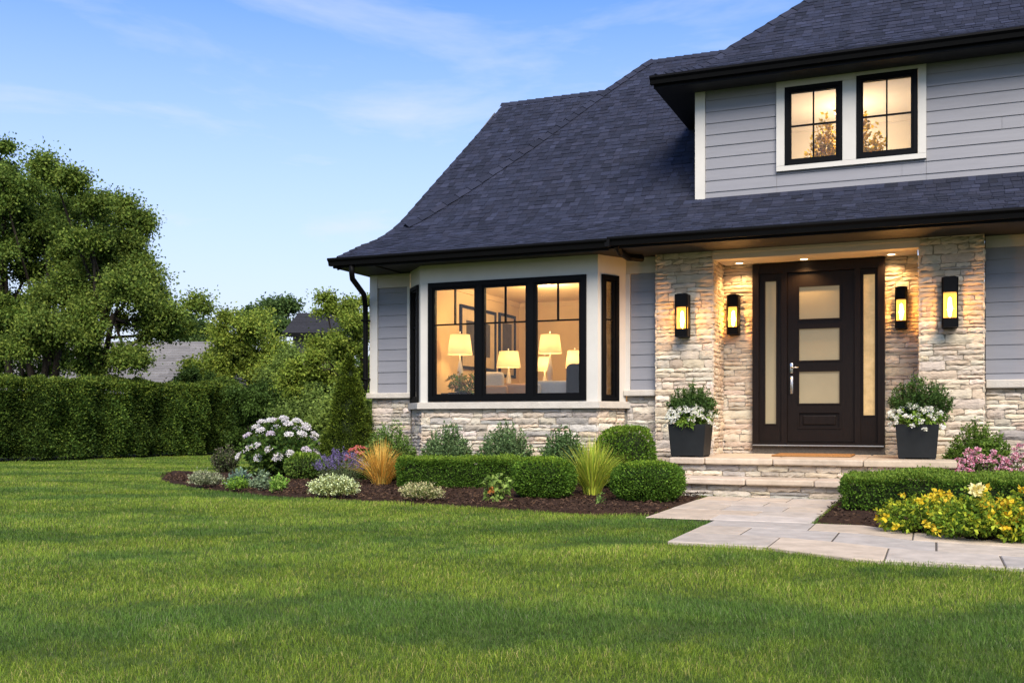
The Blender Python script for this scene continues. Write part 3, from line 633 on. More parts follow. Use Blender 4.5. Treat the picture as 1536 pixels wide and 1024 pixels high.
def bed_mesh(poly, name, seed, label):
    rs = np.random.RandomState(seed); P = np.array(poly); st = .16
    gx = np.arange(P[:,0].min(), P[:,0].max()+st, st); gy = np.arange(P[:,1].min(), P[:,1].max()+st, st)
    c = P.mean(0); mb = MB(); bm = bmesh.new(); vs = [bm.verts.new((x, y, .006)) for x, y in poly]; f = bm.faces.new(vs)
    bmesh.ops.triangulate(bm, faces=[f]); bmesh.ops.subdivide_edges(bm, edges=list(bm.edges), cuts=3, use_grid_fill=True)
    bd = {v for e in bm.edges if e.is_boundary for v in e.verts}
    for v in bm.verts:
        if v not in bd: v.co.z = .045+rs.uniform(-.012, .012)
    bm.verts.index_update(); mb.add([tuple(v.co) for v in bm.verts], [tuple(v.index for v in q.verts) for q in bm.faces]); bm.free()
    o = mb.build(name, M['soil'], None, (float(c[0]), float(c[1]), 0), smooth=True); tag(o, kind='structure')
bed_mesh(BED1, 'planting_bed', 1, ''); bed_mesh(BED2, 'planting_bed', 2, '')

# ================================================================== PLANTS
def nrm(a): return a/np.maximum(np.linalg.norm(a, axis=1, keepdims=True), 1e-9)
def tint(rs, n, pal, var=.18, wts=None):
    p = np.array(pal); c = p[rs.choice(len(p), n, p=wts)]
    k = 1+rs.normal(0, var, (n, 1)); return np.clip(c*np.clip(k, .45, 1.7), 0.002, .9)
class Leaves:
    def __init__(s): s.P = []; s.Q = []; s.C = []; s.n = 0
    def add(s, P, D, rs, L, W, C, fold=.18, droop=0.0):
        n = len(P); D = nrm(D); Rn = nrm(rs.normal(size=(n, 3))); S_ = nrm(np.cross(D, Rn)); Nn = np.cross(D, S_)
        L = np.broadcast_to(np.asarray(L, float).reshape(-1, 1), (n, 1)); W = np.broadcast_to(np.asarray(W, float).reshape(-1, 1), (n, 1))
        mid = P+D*L*.48+Nn*L*fold; tip = P+D*L-np.array([0, 0, 1.])*L*droop
        V = np.stack([P, mid+S_*W*.5, tip, mid-S_*W*.5], 1).reshape(-1, 3)
        s.P.append(V); s.C.append(np.repeat(C, 4, axis=0)); s.n += n
    def build(s, name, m, parent=None, org=None):
        V = np.concatenate(s.P); C = np.concatenate(s.C); n = len(V)//4
        return link_mesh(name, V, (np.arange(4*n), np.full(n, 4)), M[m], parent, org, False, C)
def lumps(rs, u, k=7, amp=.12, sharp=5):
    c = nrm(rs.normal(size=(k, 3))); a = rs.uniform(-.5, 1, k)*amp
    return 1+(np.exp(sharp*(u@c.T-1))*a).sum(1)
def superell(u, rad, e):
    q = np.abs(u)/np.array(rad); return 1/np.maximum((q**e).sum(1)**(1/e), 1e-6)
G_BOX = [(.050,.095,.014),(.065,.115,.018),(.038,.075,.012),(.085,.135,.020)]
G_LIT_TOP = [(.115,.160,.022),(.095,.145,.020),(.13,.17,.03)]
G_GREY = [(.060,.090,.045),(.078,.110,.058),(.045,.072,.036),(.095,.125,.07)]
G_DARK = [(.026,.050,.013),(.034,.062,.016),(.020,.040,.010),(.048,.078,.02)]
G_MID = [(.055,.088,.020),(.072,.108,.024),(.042,.072,.016),(.095,.125,.030)]
G_YEL = [(.110,.135,.022),(.135,.150,.025),(.085,.115,.020),(.16,.165,.03)]
def core_blob(rad, c, rs, e, parent, k=.80, name='branches'):
    bm = bmesh.new(); bmesh.ops.create_icosphere(bm, subdivisions=3, radius=1)
    u = np.array([v.co[:] for v in bm.verts]); u = nrm(u); r = superell(u, rad, e)*k*(1+rs.uniform(-.08, .08, len(u)))
    V = u*r[:, None]+np.array(c); V[:, 2] = np.maximum(V[:, 2], .0)
    fs = [tuple(v.index for v in f.verts) for f in bm.faces]; bm.free()
    return link_mesh(name, V.astype(np.float32), fs, M['core'], parent, None, False)
def clipped(name, label, cat, base, rx, ry, h, n, seed,  L=.026, pal=G_BOX, top=G_LIT_TOP, e=3.0, group=None, amp=.08, rot=0.0, zb=0.03):
    """dense clipped shrub: leaves in the outer shell of a soft box or ball, lighter leaves on its top painted as if lit"""
    rs = np.random.RandomState(seed); t = thing(name, label, cat, base, group)
    rad = (rx, ry, h*.5); c = np.array([0, 0, h*.5+zb])
    u = nrm(rs.normal(size=(n, 3))*np.array([rx, ry, h*.5])); r = superell(u, rad, e)*lumps(rs, u, 14, amp, 14)
    r = r*(1-rs.beta(1.1, 3.5, n)*.26+rs.normal(0, .012, n))
    P = u*r[:, None]+c; k = P[:, 2] > .02; P, u = P[k], u[k]; m_ = len(P)
    D = u*.7+rs.normal(0, .55, (m_, 3))+np.array([0, 0, .35])
    C = tint(rs, m_, pal); up = rs.uniform(0, 1, m_) < np.clip((u[:, 2]-.35)*1.5, 0, .85); C[up] = tint(rs, up.sum(), top, .15)  # upper leaves tinted lighter to paint light from above
    ca, sa = math.cos(rot), math.sin(rot); Rm = np.array([[ca, sa, 0], [-sa, ca, 0], [0, 0, 1]])
    st_ = rs.uniform(0, 1, len(P)) < .03; P[st_] += u[st_]*rs.uniform(.01, .05, (st_.sum(), 1))
    if e > 5:
        rv = np.array(rad); rc = min(rv)*.30; ar = np.array([rv[1]*rv[2], rv[0]*rv[2]*1.5, rv[0]*rv[1]*1.3]); ax = rs.choice(3, n, p=ar/ar.sum())
        q = rs.uniform(-1, 1, (n, 3))*rv; sg = np.where(rs.uniform(0, 1, n) < .5, -1, 1); sg[ax == 2] = 1; q[np.arange(n), ax] = (sg*rv[ax])
        qc = np.clip(q, -(rv-rc), rv-rc); u = nrm(q-qc); bump = .018*np.sin(q[:, 0]*5.1)+.014*np.sin(q[:, 0]*11.3+q[:, 1]*9)+.012*np.sin(q[:, 2]*17+q[:, 0]*7)
        P = qc+u*(rc+bump+.010*rs.normal(size=n)-rs.beta(1.1, 3, n)*.08)[:, None]+c; st_ = rs.uniform(0, 1, n) < .04; P[st_] += u[st_]*rs.uniform(.01, .045, (st_.sum(), 1)); D = u*.7+rs.normal(0, .55, (n, 3))+np.array([0, 0, .35])
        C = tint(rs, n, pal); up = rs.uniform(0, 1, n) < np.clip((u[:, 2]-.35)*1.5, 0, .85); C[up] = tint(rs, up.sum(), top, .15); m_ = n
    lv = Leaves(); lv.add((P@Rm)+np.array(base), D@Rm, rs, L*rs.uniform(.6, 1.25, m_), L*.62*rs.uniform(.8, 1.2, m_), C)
    if e > 5:
        mb = MB(); mb.rbox(-rx+.07, rx-.07, -ry+.07, ry-.07, .02, h-.06, .05, 2); o = mb.build('branches', M['core'], None)
    else: o = core_blob(rad, c, rs, e, None, .80)
    me = o.data; V = np.array([v.co[:] for v in me.vertices])@Rm
    for v, q in zip(me.vertices, V): v.co = q
    o.parent = t; o.location = (0, 0, 0)
    lv.build('foliage', 'foliage', t); return t
def shoots(rs, base, rx, ry, h, ns, up=.9, z0=.05, spread=1.0):
    a = rs.uniform(0, 2*np.pi, ns); q = np.sqrt(rs.uniform(0, 1, ns)); hh = h*(1-.42*q**2)*rs.uniform(.75, 1.05, ns)
    tip = np.stack([np.cos(a)*q*rx*spread, np.sin(a)*q*ry*spread, hh], 1)
    st = np.stack([np.cos(a)*q*rx*.25, np.sin(a)*q*ry*.25, np.full(ns, z0)], 1)
    return st+np.array(base), tip+np.array(base)
def loose(name, label, cat, base, rx, ry, h, ns, per, seed, L=.04, W=.45, pal=G_GREY, tips=None, group=None, twigs=True, start=.30, droop=0.0, z0=.03, low=True):
    """shrub of many leafy shoots, open outline"""
    rs = np.random.RandomState(seed); t = thing(name, label, cat, base, group)
    S0, T = shoots(rs, base, rx, ry, h, ns, z0=z0)
    if low:
        k = ns//3; a = rs.uniform(0, 2*np.pi, k); T[:k, 0] = base[0]+np.cos(a)*rx*rs.uniform(.8, 1.05, k); T[:k, 1] = base[1]+np.sin(a)*ry*rs.uniform(.8, 1.05, k); T[:k, 2] = base[2]+h*rs.uniform(.15, .6, k)
    mid = (S0+T)/2; mid[:, :2] += (T-S0)[:, :2]*.18
    f = rs.uniform(start, 1.0, (ns, per))[..., None]
    P = ((1-f)**2*S0[:, None]+2*f*(1-f)*mid[:, None]+f**2*T[:, None]).reshape(-1, 3)
    ax = np.repeat(nrm(T-S0), per, axis=0); n = len(P)
    D = ax*.6+nrm(rs.normal(size=(n, 3)))*.9; C = tint(rs, n, pal)
    if tips:
        q = (f.reshape(-1) > .80) & (rs.uniform(0, 1, n) < .7); C[q] = tint(rs, q.sum(), tips)
    lv = Leaves(); lv.add(P+rs.normal(0, .008, (n, 3)), D, rs, L*rs.uniform(.6, 1.25, n), L*W*rs.uniform(.8, 1.2, n), C, droop=droop)
    if twigs:
        mb = MB()
        for i in range(0, ns, max(1, ns//45)): mb.tube([S0[i], mid[i], T[i]*.9+mid[i]*.1], [.006, .004, .002], 4)
        mb.build('stems', M['twig'], t)
    lv.build('foliage', 'foliage', t); return t, S0, T, rs
def dome(lv, rs, c, r, n, pal, ax=(0, 0, 1), L=.02, flat=.55):
    """one rounded flower head of many petals"""
    u = nrm(rs.normal(size=(n, 3))); a = np.array(ax, float); a /= np.linalg.norm(a)
    dt = u@a; u = np.where((dt < -.1)[:, None], u-2*np.outer(dt, a), u)
    P = np.array(c)+u*r*rs.uniform(.7, 1, (n, 1)); P -= np.outer((u@a)*r*(1-flat), a)
    D = u*.35+nrm(rs.normal(size=(n, 3)))*.8
    lv.add(P, D, rs, L*rs.uniform(.7, 1.2, n), L*.85, tint(rs, n, pal, .07), .1)
def tuft(name, label, cat, base, r, h, n, seed, pal, wd=.008, group=None, arch=.55, mat_='foliage'):
    """clump of arching narrow blades"""
    rs = np.random.RandomState(seed); t = thing(name, label, cat, base, group)
    a = rs.uniform(0, 2*np.pi, n); lean = rs.beta(1.3, 1.6, n); hh = h*rs.uniform(.62, 1.05, n)*(1-.30*lean)
    d = np.stack([np.cos(a), np.sin(a), np.zeros(n)], 1); st = np.array(base)+d*(r*.16*rs.uniform(0, 1, (n, 1)))+[0, 0, .02]
    side = np.stack([-np.sin(a+rs.normal(0, .8, n)), np.cos(a), np.zeros(n)], 1); side = nrm(side)
    segs = 5; V = []; C0 = tint(rs, n, pal, .2)
    for k in range(segs):
        f = k/(segs-1); p = st+d*(r*lean*(f**1.7))[:, None]+np.array([0, 0, 1.])*(hh*(f-arch*.45*lean*f**3))[:, None]
        wk = wd*(1-f)**.6+.0008; V += [p-side*wk/2, p+side*wk/2]
    V = np.stack(V, 1).reshape(-1, 3); b = (np.arange(n)*segs*2)[:, None]
    q = np.concatenate([b+np.array([[2*k, 2*k+1, 2*k+3, 2*k+2]]) for k in range(segs-1)], 1).reshape(-1)
    link_mesh('blades', V, (q, np.full(len(q)//4, 4)), M[mat_], t, None, False, np.repeat(C0, segs*2, axis=0)); return t, rs

# ---- bed in front of the bay
def W(px0, px1, py0, pyb):
    """ground point, half width and height of a plant standing at foot row pyb and spanning the measured columns"""
    b = on_ground((px0+px1)/2, pyb); Z = depth(b); return b, (px1-px0)/2*Z/FPX, (pyb-py0)*Z/FPX
b, r, h = W(316, 360, 664, 711)
loose('shrub', 'dusky purple-green low shrub at the far left end of the planting bed', 'shrub', b, r, r, h, 90, 22, 101, .045, .5, [(.045,.052,.032),(.06,.058,.045),(.05,.072,.03),(.065,.055,.05)], [(.10,.075,.08),(.085,.105,.04)])
b, r, h = W(356, 488, 624, 718)
hy, S0, T, rs = loose('hydrangea', 'large hydrangea bush with many white and pale pink flower heads left of the cone-shaped evergreen', 'hydrangea', b, r*.92, r*.85, h*.92, 150, 26, 102, .085, .68, G_MID+G_DARK, droop=.2)
core_blob((r*.75, r*.7, h*.42), np.array([0, 0, h*.40]), rs, 2.2, hy, .9); 
cb = np.array(b); heads = []
for k in range(3000):
    if len(heads) >= 36: break
    a = rs.uniform(0, 2*np.pi); q = math.sqrt(rs.uniform(0, 1)); zz = h*(.97-.50*q**2.6)
    if q > .8: zz *= rs.uniform(.55, 1)
    p = cb+np.array([math.cos(a)*q*r*.98, math.sin(a)*q*r*.85, zz]); toward = (p-cb)@np.array([.25, -.9, .5])
    if toward < .02 or any(np.linalg.norm(p-o) < .185 for o in heads): continue
    heads.append(p)
for p in heads:
    lv = Leaves(); pal = [(.72,.70,.68),(.78,.76,.72),(.70,.64,.66)] if rs.uniform() < .7 else [(.66,.60,.68),(.70,.60,.64)]
    ax = nrm(((p-cb)*np.array([.7, .9, 1.1]))[None])[0]; rr = rs.uniform(.060, .085); dome(lv, rs, p, rr, 190, pal, ax, .024, .6); lv.build('flower_head', 'petal', hy)
# cone evergreen
def arborvitae(b, r, h, seed):
    rs = np.random.RandomState(seed); t = thing('conical_evergreen', 'dense cone-shaped evergreen at the left corner of the house', 'evergreen', b)
    nc, per = 620, 62; f = rs.beta(1, 1.5, nc); a = rs.uniform(0, 2*np.pi, nc); rr = r*(1-f)**.88*rs.uniform(.72, 1.0, nc)*np.clip(.80+f*3, 0, 1)
    cc = np.stack([np.cos(a)*rr, np.sin(a)*rr, .10+f*(h-.16)], 1); out = np.stack([np.cos(a), np.sin(a), np.full(nc, .45)], 1)
    sz = (.055+.05*(1-f))*rs.uniform(.7, 1.25, nc); q = rs.normal(size=(nc, per, 3)); q = q/np.linalg.norm(q, axis=2, keepdims=True)*(rs.uniform(.1, 1, (nc, per, 1))**.6)
    P = (cc[:, None]+q*sz[:, None, None]).reshape(-1, 3); n = len(P); D = (q*.8+out[:, None]*.6).reshape(-1, 3)+rs.normal(0, .3, (n, 3)); P = P+np.array(b)
    k = np.repeat(rs.normal(1, .16, (nc, 1)), per, axis=0); C = tint(rs, n, [(.036,.052,.008),(.054,.072,.010),(.026,.038,.006),(.105,.125,.020)], .16)*k
    lv = Leaves(); lv.add(P, D, rs, .040*rs.uniform(.5, 1.2, n), .020*rs.uniform(.7, 1.3, n), C)
    mb = MB(); mb.lathe([(.001,.03),(r*.66,.10),(r*.68,h*.2),(r*.42,h*.52),(.03,h*.88),(.001,h*.92)], b[0], b[1], 14); mb.build('branches', M['core'], t)
    mb = MB(); mb.tube([(b[0], b[1], 0), (b[0], b[1], h*.9)], [.05, .01], 6); mb.build('trunk', M['bark'], t)
    lv.build('foliage', 'foliage', t)
bx_ = on_plane(524, 716, 14.15)[0]; b = (bx_, 14.15, 0); Z = depth(b)
arborvitae(b, 50*Z/FPX, EYE-(529-YH)*Z/FPX, 103)
b, r, h = W(428, 484, 683, 722)
clipped('shrub', 'small bright green mounded shrub between the hydrangea and the purple flowers', 'shrub', b, r, r, h, 3000, 104, .04, G_MID, G_LIT_TOP, 2.2, amp=.2)
b, r, h = W(476, 548, 674, 728)
lav, S0, T, rs = loose('lavender', 'lavender clump with grey-green stems and violet flower spikes', 'lavender', b, r, r*.9, h*.85, 170, 14, 105, .05, .14, [(.085,.105,.06),(.07,.09,.05),(.11,.12,.08)], start=.15)
lv = Leaves()
for i in range(len(T)):
    if T[i, 2]-b[2] > h*.42:
        d = nrm((T[i]-S0[i])[None])[0]; k = 16; P = T[i]+np.outer(rs.uniform(0, .11, k), d)+rs.normal(0, .006, (k, 3))
        lv.add(P, nrm(rs.normal(size=(k, 3)))+d, rs, .022, .013, tint(rs, k, [(.17,.13,.28),(.22,.17,.34),(.12,.09,.20)], .2))
lv.build('flower_spikes', 'petal', lav)
b, r, h = W(512, 568, 664, 723)
fl, S0, T, rs = loose('flowering_plant', 'red and coral flowering plant behind the lavender', 'flowers', b, r, r*.7, h*.92, 70, 14, 106, .05, .4, G_MID)
lv = Leaves()
for i in range(len(T)):
    if T[i, 2] > h*.55: dome(lv, rs, T[i]+[0, 0, .01], .028, 26, [(.62,.10,.06),(.70,.22,.10),(.62,.14,.20),(.66,.30,.22)], (0, -.4, 1), .022)
lv.build('blossoms', 'petal', fl)
b, r, h = W(540, 604, 664, 731)
tuft('ornamental_grass', 'tuft of golden orange ornamental grass beside the lavender', 'grass tuft', b, r*2.3, h*1.15, 520, 107, [(.74,.40,.07),(.78,.50,.12),(.58,.30,.05),(.50,.38,.08)], .011, arch=.8, mat_='petal')
# low groundcovers along the edge
def cover(label, px0, px1, py0, pyb, seed, pal, tips, L=.03, ns=150, per=12, name='groundcover', ry=.55, wdt=.4):
    b, r, h = W(px0, px1, py0, pyb); b = (b[0], b[1]+r*ry*.7, 0.03)
    return loose(name, label, 'groundcover', b, r, max(r*ry, .14), h*.95+.03, ns, per, seed, L, wdt, pal, tips, twigs=False, start=.1)
WT = [(.50,.50,.38),(.60,.58,.48),(.42,.44,.28)]
cover('creamy white flowering groundcover at the far left tip of the planting bed', 268, 332, 708, 733, 108, [(.11,.12,.075),(.15,.15,.11),(.18,.17,.14)], [(.34,.31,.27),(.24,.23,.18),(.40,.37,.32)], .028, 240, 14)
cover('blue-grey rosette plant under the front of the hydrangea', 340, 374, 708, 734, 109, [(.12,.16,.16),(.15,.19,.19),(.09,.13,.12)], None, .07, 40, 14, 'succulent')
cover('small lime green leafy groundcover at the bed edge below the hydrangea', 328, 374, 720, 738, 110, [(.12,.19,.03),(.16,.23,.04),(.09,.15,.03)], None, .045, 60, 12)
cover('grey-green rosette plant between hydrangea and mounded shrub', 376, 402, 712, 738, 111, [(.14,.17,.14),(.17,.20,.16),(.11,.14,.10)], None, .065, 34, 12, 'succulent')
cover('fresh green leafy plant at the bed edge left of the white groundcover', 400, 428, 716, 741, 112, [(.10,.18,.03),(.14,.22,.05),(.18,.24,.07)], None, .06, 36, 12)
cover('wide cushion of creamy white groundcover in front of the lavender', 446, 536, 717, 749, 113, [(.14,.16,.06),(.20,.20,.09),(.24,.23,.12)], WT, .026, 420, 16, wdt=.5)
cover('pale pinkish groundcover in front of the golden grass', 586, 664, 728, 754, 114, [(.17,.17,.08),(.22,.20,.11),(.13,.14,.06)], [(.44,.36,.26),(.48,.42,.32),(.36,.26,.20)], .026, 300, 15)
# five shrubs under the bay
BAYSH = [(546, 626, 634, 'soft mid-green loose shrub under the left corner of the bay window', [(.070,.105,.030),(.088,.125,.040),(.055,.085,.024)], 45),
         (631, 711, 638, 'grey-green loose shrub under the left pane of the bay window', G_GREY, 51),
         (712, 803, 637, 'broad grey-green loose shrub under the middle pane of the bay window', G_GREY, 56),
         (810, 880, 640, 'upright grey-green loose shrub under the right pane of the bay window', [(.058,.092,.042),(.072,.108,.05),(.045,.075,.034)], 46)]
for i, (a, c, top, lab, pal, ns) in enumerate(BAYSH):
    yp = 13.25; x = on_plane((a+c)/2, 700, yp)[0]; bb = (x, yp, 0.02); Z = depth(bb); r = (c-a)/2*Z/FPX; h = EYE-(top-YH)*Z/FPX
    t, *_ = loose('shrub', lab, 'shrub', bb, r, r*.75, h*1.02, ns*7, 38, 120+i, .042, .5, pal, [tuple(min(1, q*1.35) for q in p) for p in pal], 'loose shrubs under the bay window', start=.22)
    core_blob((r*.62, r*.5, h*.36), np.array([0, 0, h*.38]), np.random.RandomState(i), 2.2, t, .9)
yp = 13.05; x = on_plane(938, 700, yp)[0]; bb = (x, yp, 0); Z = depth(bb)
clipped('boxwood', 'tall rounded bright green boxwood against the left stone column', 'boxwood', bb, 43*Z/FPX, .42, EYE-(643-YH)*Z/FPX, 9000, 130, .034, [(.055,.105,.014),(.075,.13,.018),(.042,.08,.012),(.095,.15,.022)], G_LIT_TOP, 2.6, amp=.16)
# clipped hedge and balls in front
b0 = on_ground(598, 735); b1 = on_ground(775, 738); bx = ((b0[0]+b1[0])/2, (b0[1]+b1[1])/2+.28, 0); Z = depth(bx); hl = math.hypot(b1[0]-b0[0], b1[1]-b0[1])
clipped('boxwood_hedge', 'long low clipped boxwood hedge in front of the bay window', 'hedge', bx, hl/2+.06, .30, EYE-(687-YH)*(Z)/FPX-.03, 34000, 131, .026, G_BOX, G_LIT_TOP, 5.5, amp=.03, rot=math.atan2(b1[1]-b0[1], b1[0]-b0[0]))
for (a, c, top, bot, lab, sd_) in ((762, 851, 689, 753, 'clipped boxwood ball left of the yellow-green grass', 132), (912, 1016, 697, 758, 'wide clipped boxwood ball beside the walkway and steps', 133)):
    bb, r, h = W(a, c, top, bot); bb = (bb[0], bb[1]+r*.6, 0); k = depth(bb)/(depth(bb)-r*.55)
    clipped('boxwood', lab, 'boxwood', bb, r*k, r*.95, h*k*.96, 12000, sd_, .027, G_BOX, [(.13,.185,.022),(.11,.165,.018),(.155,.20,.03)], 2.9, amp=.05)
bb, r, h = W(852, 924, 664, 747)
tuft('ornamental_grass', 'tuft of yellow-green striped grass between the two boxwood balls', 'grass tuft', bb, r*2.1, h*1.16, 620, 134, [(.36,.46,.045),(.48,.54,.06),(.25,.36,.04),(.56,.54,.09)], .013, arch=.35, mat_='petal')
bb, r, h = W(722, 768, 708, 755)
hp_, S0, T, rs = loose('perennial', 'small broad-leaved plant with one orange flower before the clipped boxwood', 'plant', bb, r, r, h, 26, 7, 135, .085, .5, [(.14,.18,.05),(.18,.22,.07),(.11,.16,.04)], droop=.25, low=True)
lv = Leaves(); dome(lv, rs, (bb[0]-.01, bb[1]-r*.7, h*.45), .028, 50, [(.62,.22,.05),(.60,.30,.10)], (0, -.8, .5), .03); lv.build('flower_head', 'petal', hp_)
bb, r, h = W(889, 910, 741, 761)
loose('seedling', 'little pale green seedling in bare mulch before the striped grass', 'seedling', bb, r, r, h, 10, 5, 136, .045, .5, [(.16,.21,.08),(.12,.17,.05)], twigs=False)
# right of the path
yp = 13.75; x = on_plane(1467, 660, yp)[0]; bb = (x, yp, 0); Z = depth(bb)
loose('shrub', 'bushy dark green shrub against the right stone column', 'shrub', bb, 48*Z/FPX, .40, EYE-(634-YH)*Z/FPX+.02, 520, 46, 140, .042, .42, [(.040,.075,.014),(.055,.095,.018),(.030,.056,.011)], [(.09,.13,.025)], start=.2)
yp = 13.1
for k, (px, top, lab) in enumerate(((1472, 674, 'pink flowering plant between the right shrub and the clipped hedge'), (1545, 668, 'pink flowering plant at the right edge of the photo behind the clipped hedge'))):
    x = on_plane(px, 660, yp)[0]; bb = (x, yp, 0); Z = depth(bb); h = EYE-(top-YH)*Z/FPX
    fl, S0, T, rs = loose('flowering_plant', lab, 'flowers', bb, 46*Z/FPX, .3, h, 110, 16, 141+k, .04, .35, [(.09,.12,.04),(.07,.10,.03),(.11,.13,.06)], group='pink flowering plants behind the right hedge')
    lv = Leaves()
    for i in range(len(T)):
        if T[i, 2] > h*.45: dome(lv, rs, T[i]+[0, 0, .01], .030, 24, [(.62,.24,.32),(.68,.36,.42),(.55,.15,.24),(.70,.50,.52)], (0, -.5, 1), .024)
    lv.build('blossoms', 'petal', fl)
loose('shrub', 'low green shrub beyond the pink flowers at the right edge', 'shrub', (1.55, 13.7, 0), .45, .4, .85, 160, 26, 149, .042, .4, G_MID)
b0 = on_ground(1262, 771); hx0 = b0[0]; 
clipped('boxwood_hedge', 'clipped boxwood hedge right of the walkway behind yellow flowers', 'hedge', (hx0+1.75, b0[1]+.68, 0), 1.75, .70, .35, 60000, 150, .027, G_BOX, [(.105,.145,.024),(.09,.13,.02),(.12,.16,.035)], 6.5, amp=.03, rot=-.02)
YL = [(1385, 738, 806, 'yellow-flowered leafy plant nearest the walkway corner'), (1470, 733, 818, 'yellow-flowered leafy plant with one large pale bloom before the right hedge'), (1560, 736, 822, 'yellow-flowered leafy plant at the right edge of the photo')]
for k, (px, top, bot, lab) in enumerate(YL):
    bb = on_ground(px, bot); bb = (bb[0], bb[1]+.22, 0); Z = depth(bb); h = (bot-top)*(Z-.2)/FPX
    fl, S0, T, rs = loose('flowering_plant', lab, 'flowers', bb, .38, .34, h*.98, 130, 20, 151+k, .044, .6, [(.11,.165,.024),(.14,.19,.028),(.08,.13,.02),(.20,.23,.03)], [(.26,.27,.03),(.21,.24,.03),(.34,.30,.03)], 'yellow-flowered plants before the right hedge', droop=.15)
    lv = Leaves()
    for i in range(0, len(T), 6): dome(lv, rs, T[i], .024, 12, [(.66,.47,.02),(.72,.56,.05),(.60,.36,.02)], (0, -.5, .9), .036)
    lv.build('blossoms', 'petal', fl)
    if k == 1:
        lv = Leaves(); dome(lv, rs, (bb[0]-.02, bb[1]-.12, h*.96), .036, 60, [(.78,.66,.22),(.80,.72,.36)], (0, -.7, .7), .044, .5); lv.build('flower_head', 'petal', fl)
# ---- planters by the door
def planter(x, y, label, seed, wd=.47, h=.42):
    t = thing('planter', label, 'planter', (x, y, .47), 'dark square planters beside the door')
    mb = MB(); z0 = .47; a, b = wd*.43, wd*.5
    def ring(r, z): return [(x-r, y-r, z), (x+r, y-r, z), (x+r, y+r, z), (x-r, y+r, z)]
    def loft(rs_):
        base = len(mb.v)
        vs = [p for q in rs_ for p in q]; mb.add(vs, [(4*i+k, 4*i+(k+1) % 4, 4*i+4+(k+1) % 4, 4*i+4+k) for i in range(len(rs_)-1) for k in range(4)])
    loft([ring(a, z0+.02), ring(a+.002, z0+.02), ring(b, z0+h-.002), ring(b-.003, z0+h), ring(b-.022, z0+h), ring(b-.03, z0+h-.06)])
    mb.box(x-a+.05, x+a-.05, y-a+.05, y+a-.05, z0+.012, z0+.022)
    body = mb.build('pot', M['pot'], t)
    for sx in (-1, 1):
        for sy in (-1, 1):
            mb = MB(); mb.box(x+sx*(a-.04)-.035, x+sx*(a-.04)+.035, y+sy*(a-.04)-.035, y+sy*(a-.04)+.035, z0+.001, z0+.021); mb.build('foot', M['pot'], t)
    mb = MB(); mb.box(x-b+.025, x+b-.025, y-b+.025, y+b-.025, z0+h-.07, z0+h-.04); mb.build('soil', M['soil'], t)
    return t
for k, (px, lab, side) in enumerate(((1036, 'left', 0), (1376, 'right', 1))):
    x, y, _ = on_ground(px, 688, .47); y += .20; x += (px-768)/FPX*.1
    yy = 13.28 if k == 0 else 13.62; x = on_plane(px, 660, yy)[0]; y = yy
    Z = depth((x, y)); ww = 62*Z/FPX*.90 if k == 0 else 70*Z/FPX*.86
    planter(x, y, ('dark square planter beside the left stone column', 'dark square planter right of the door beside the right stone column')[k], k, ww, .43)
    ht = .98 if k == 0 else 1.04
    loose('potted_shrub', ('round dark green shrub in the planter left of the door', 'spiky dark green shrub in the planter right of the door')[k], 'shrub', (x+(.0, .03)[k], y+.08, .86), (.33, .38)[k], .30, (.60, .66)[k], 260, 46, 160+k, .036, .42, [(.026,.052,.016),(.036,.066,.020),(.020,.040,.012)], [(.05,.085,.026)], 'shrubs in the door planters', start=.25)
    fl, S0, T, rs = loose('potted_flowers', ('white flowers spilling over the left planter', 'white flowers spilling over the right planter')[k], 'flowers', (x, y-.05, .84), ww*.62, ww*.55, .30, 90, 13, 170+k, .06, .4, [(.11,.165,.03),(.08,.13,.022),(.15,.20,.04)], None, 'white flowers in the door planters', droop=.35, z0=.0, start=.2)
    lv = Leaves(); c = np.array([x, y-.05, .90])
    for i in range(110):
        a = rs.uniform(0, 2*np.pi); q = math.sqrt(rs.uniform(.02, 1)); p = c+np.array([math.cos(a)*q*ww*.68, math.sin(a)*q*ww*.58, .235-.30*q**2.4*rs.uniform(.4, 1)]); p += rs.normal(0, .012, 3)
        dome(lv, rs, p, .024, 22, [(.78,.76,.68),(.80,.79,.74),(.74,.72,.56)], (p[0]-x, p[1]-y-.1, .3), .026)
    lv.build('blossoms', 'petal', fl)
# ---- doormat
dm = MB(); dm.rbox(-1.98, -.98, 13.72, 14.55, .471, .494, .006, 1); o = dm.build('doormat', M['coir'], None, (-1.48, 14.3, .471)); tag(o, 'plain brown coir doormat on the landing before the door', 'doormat')

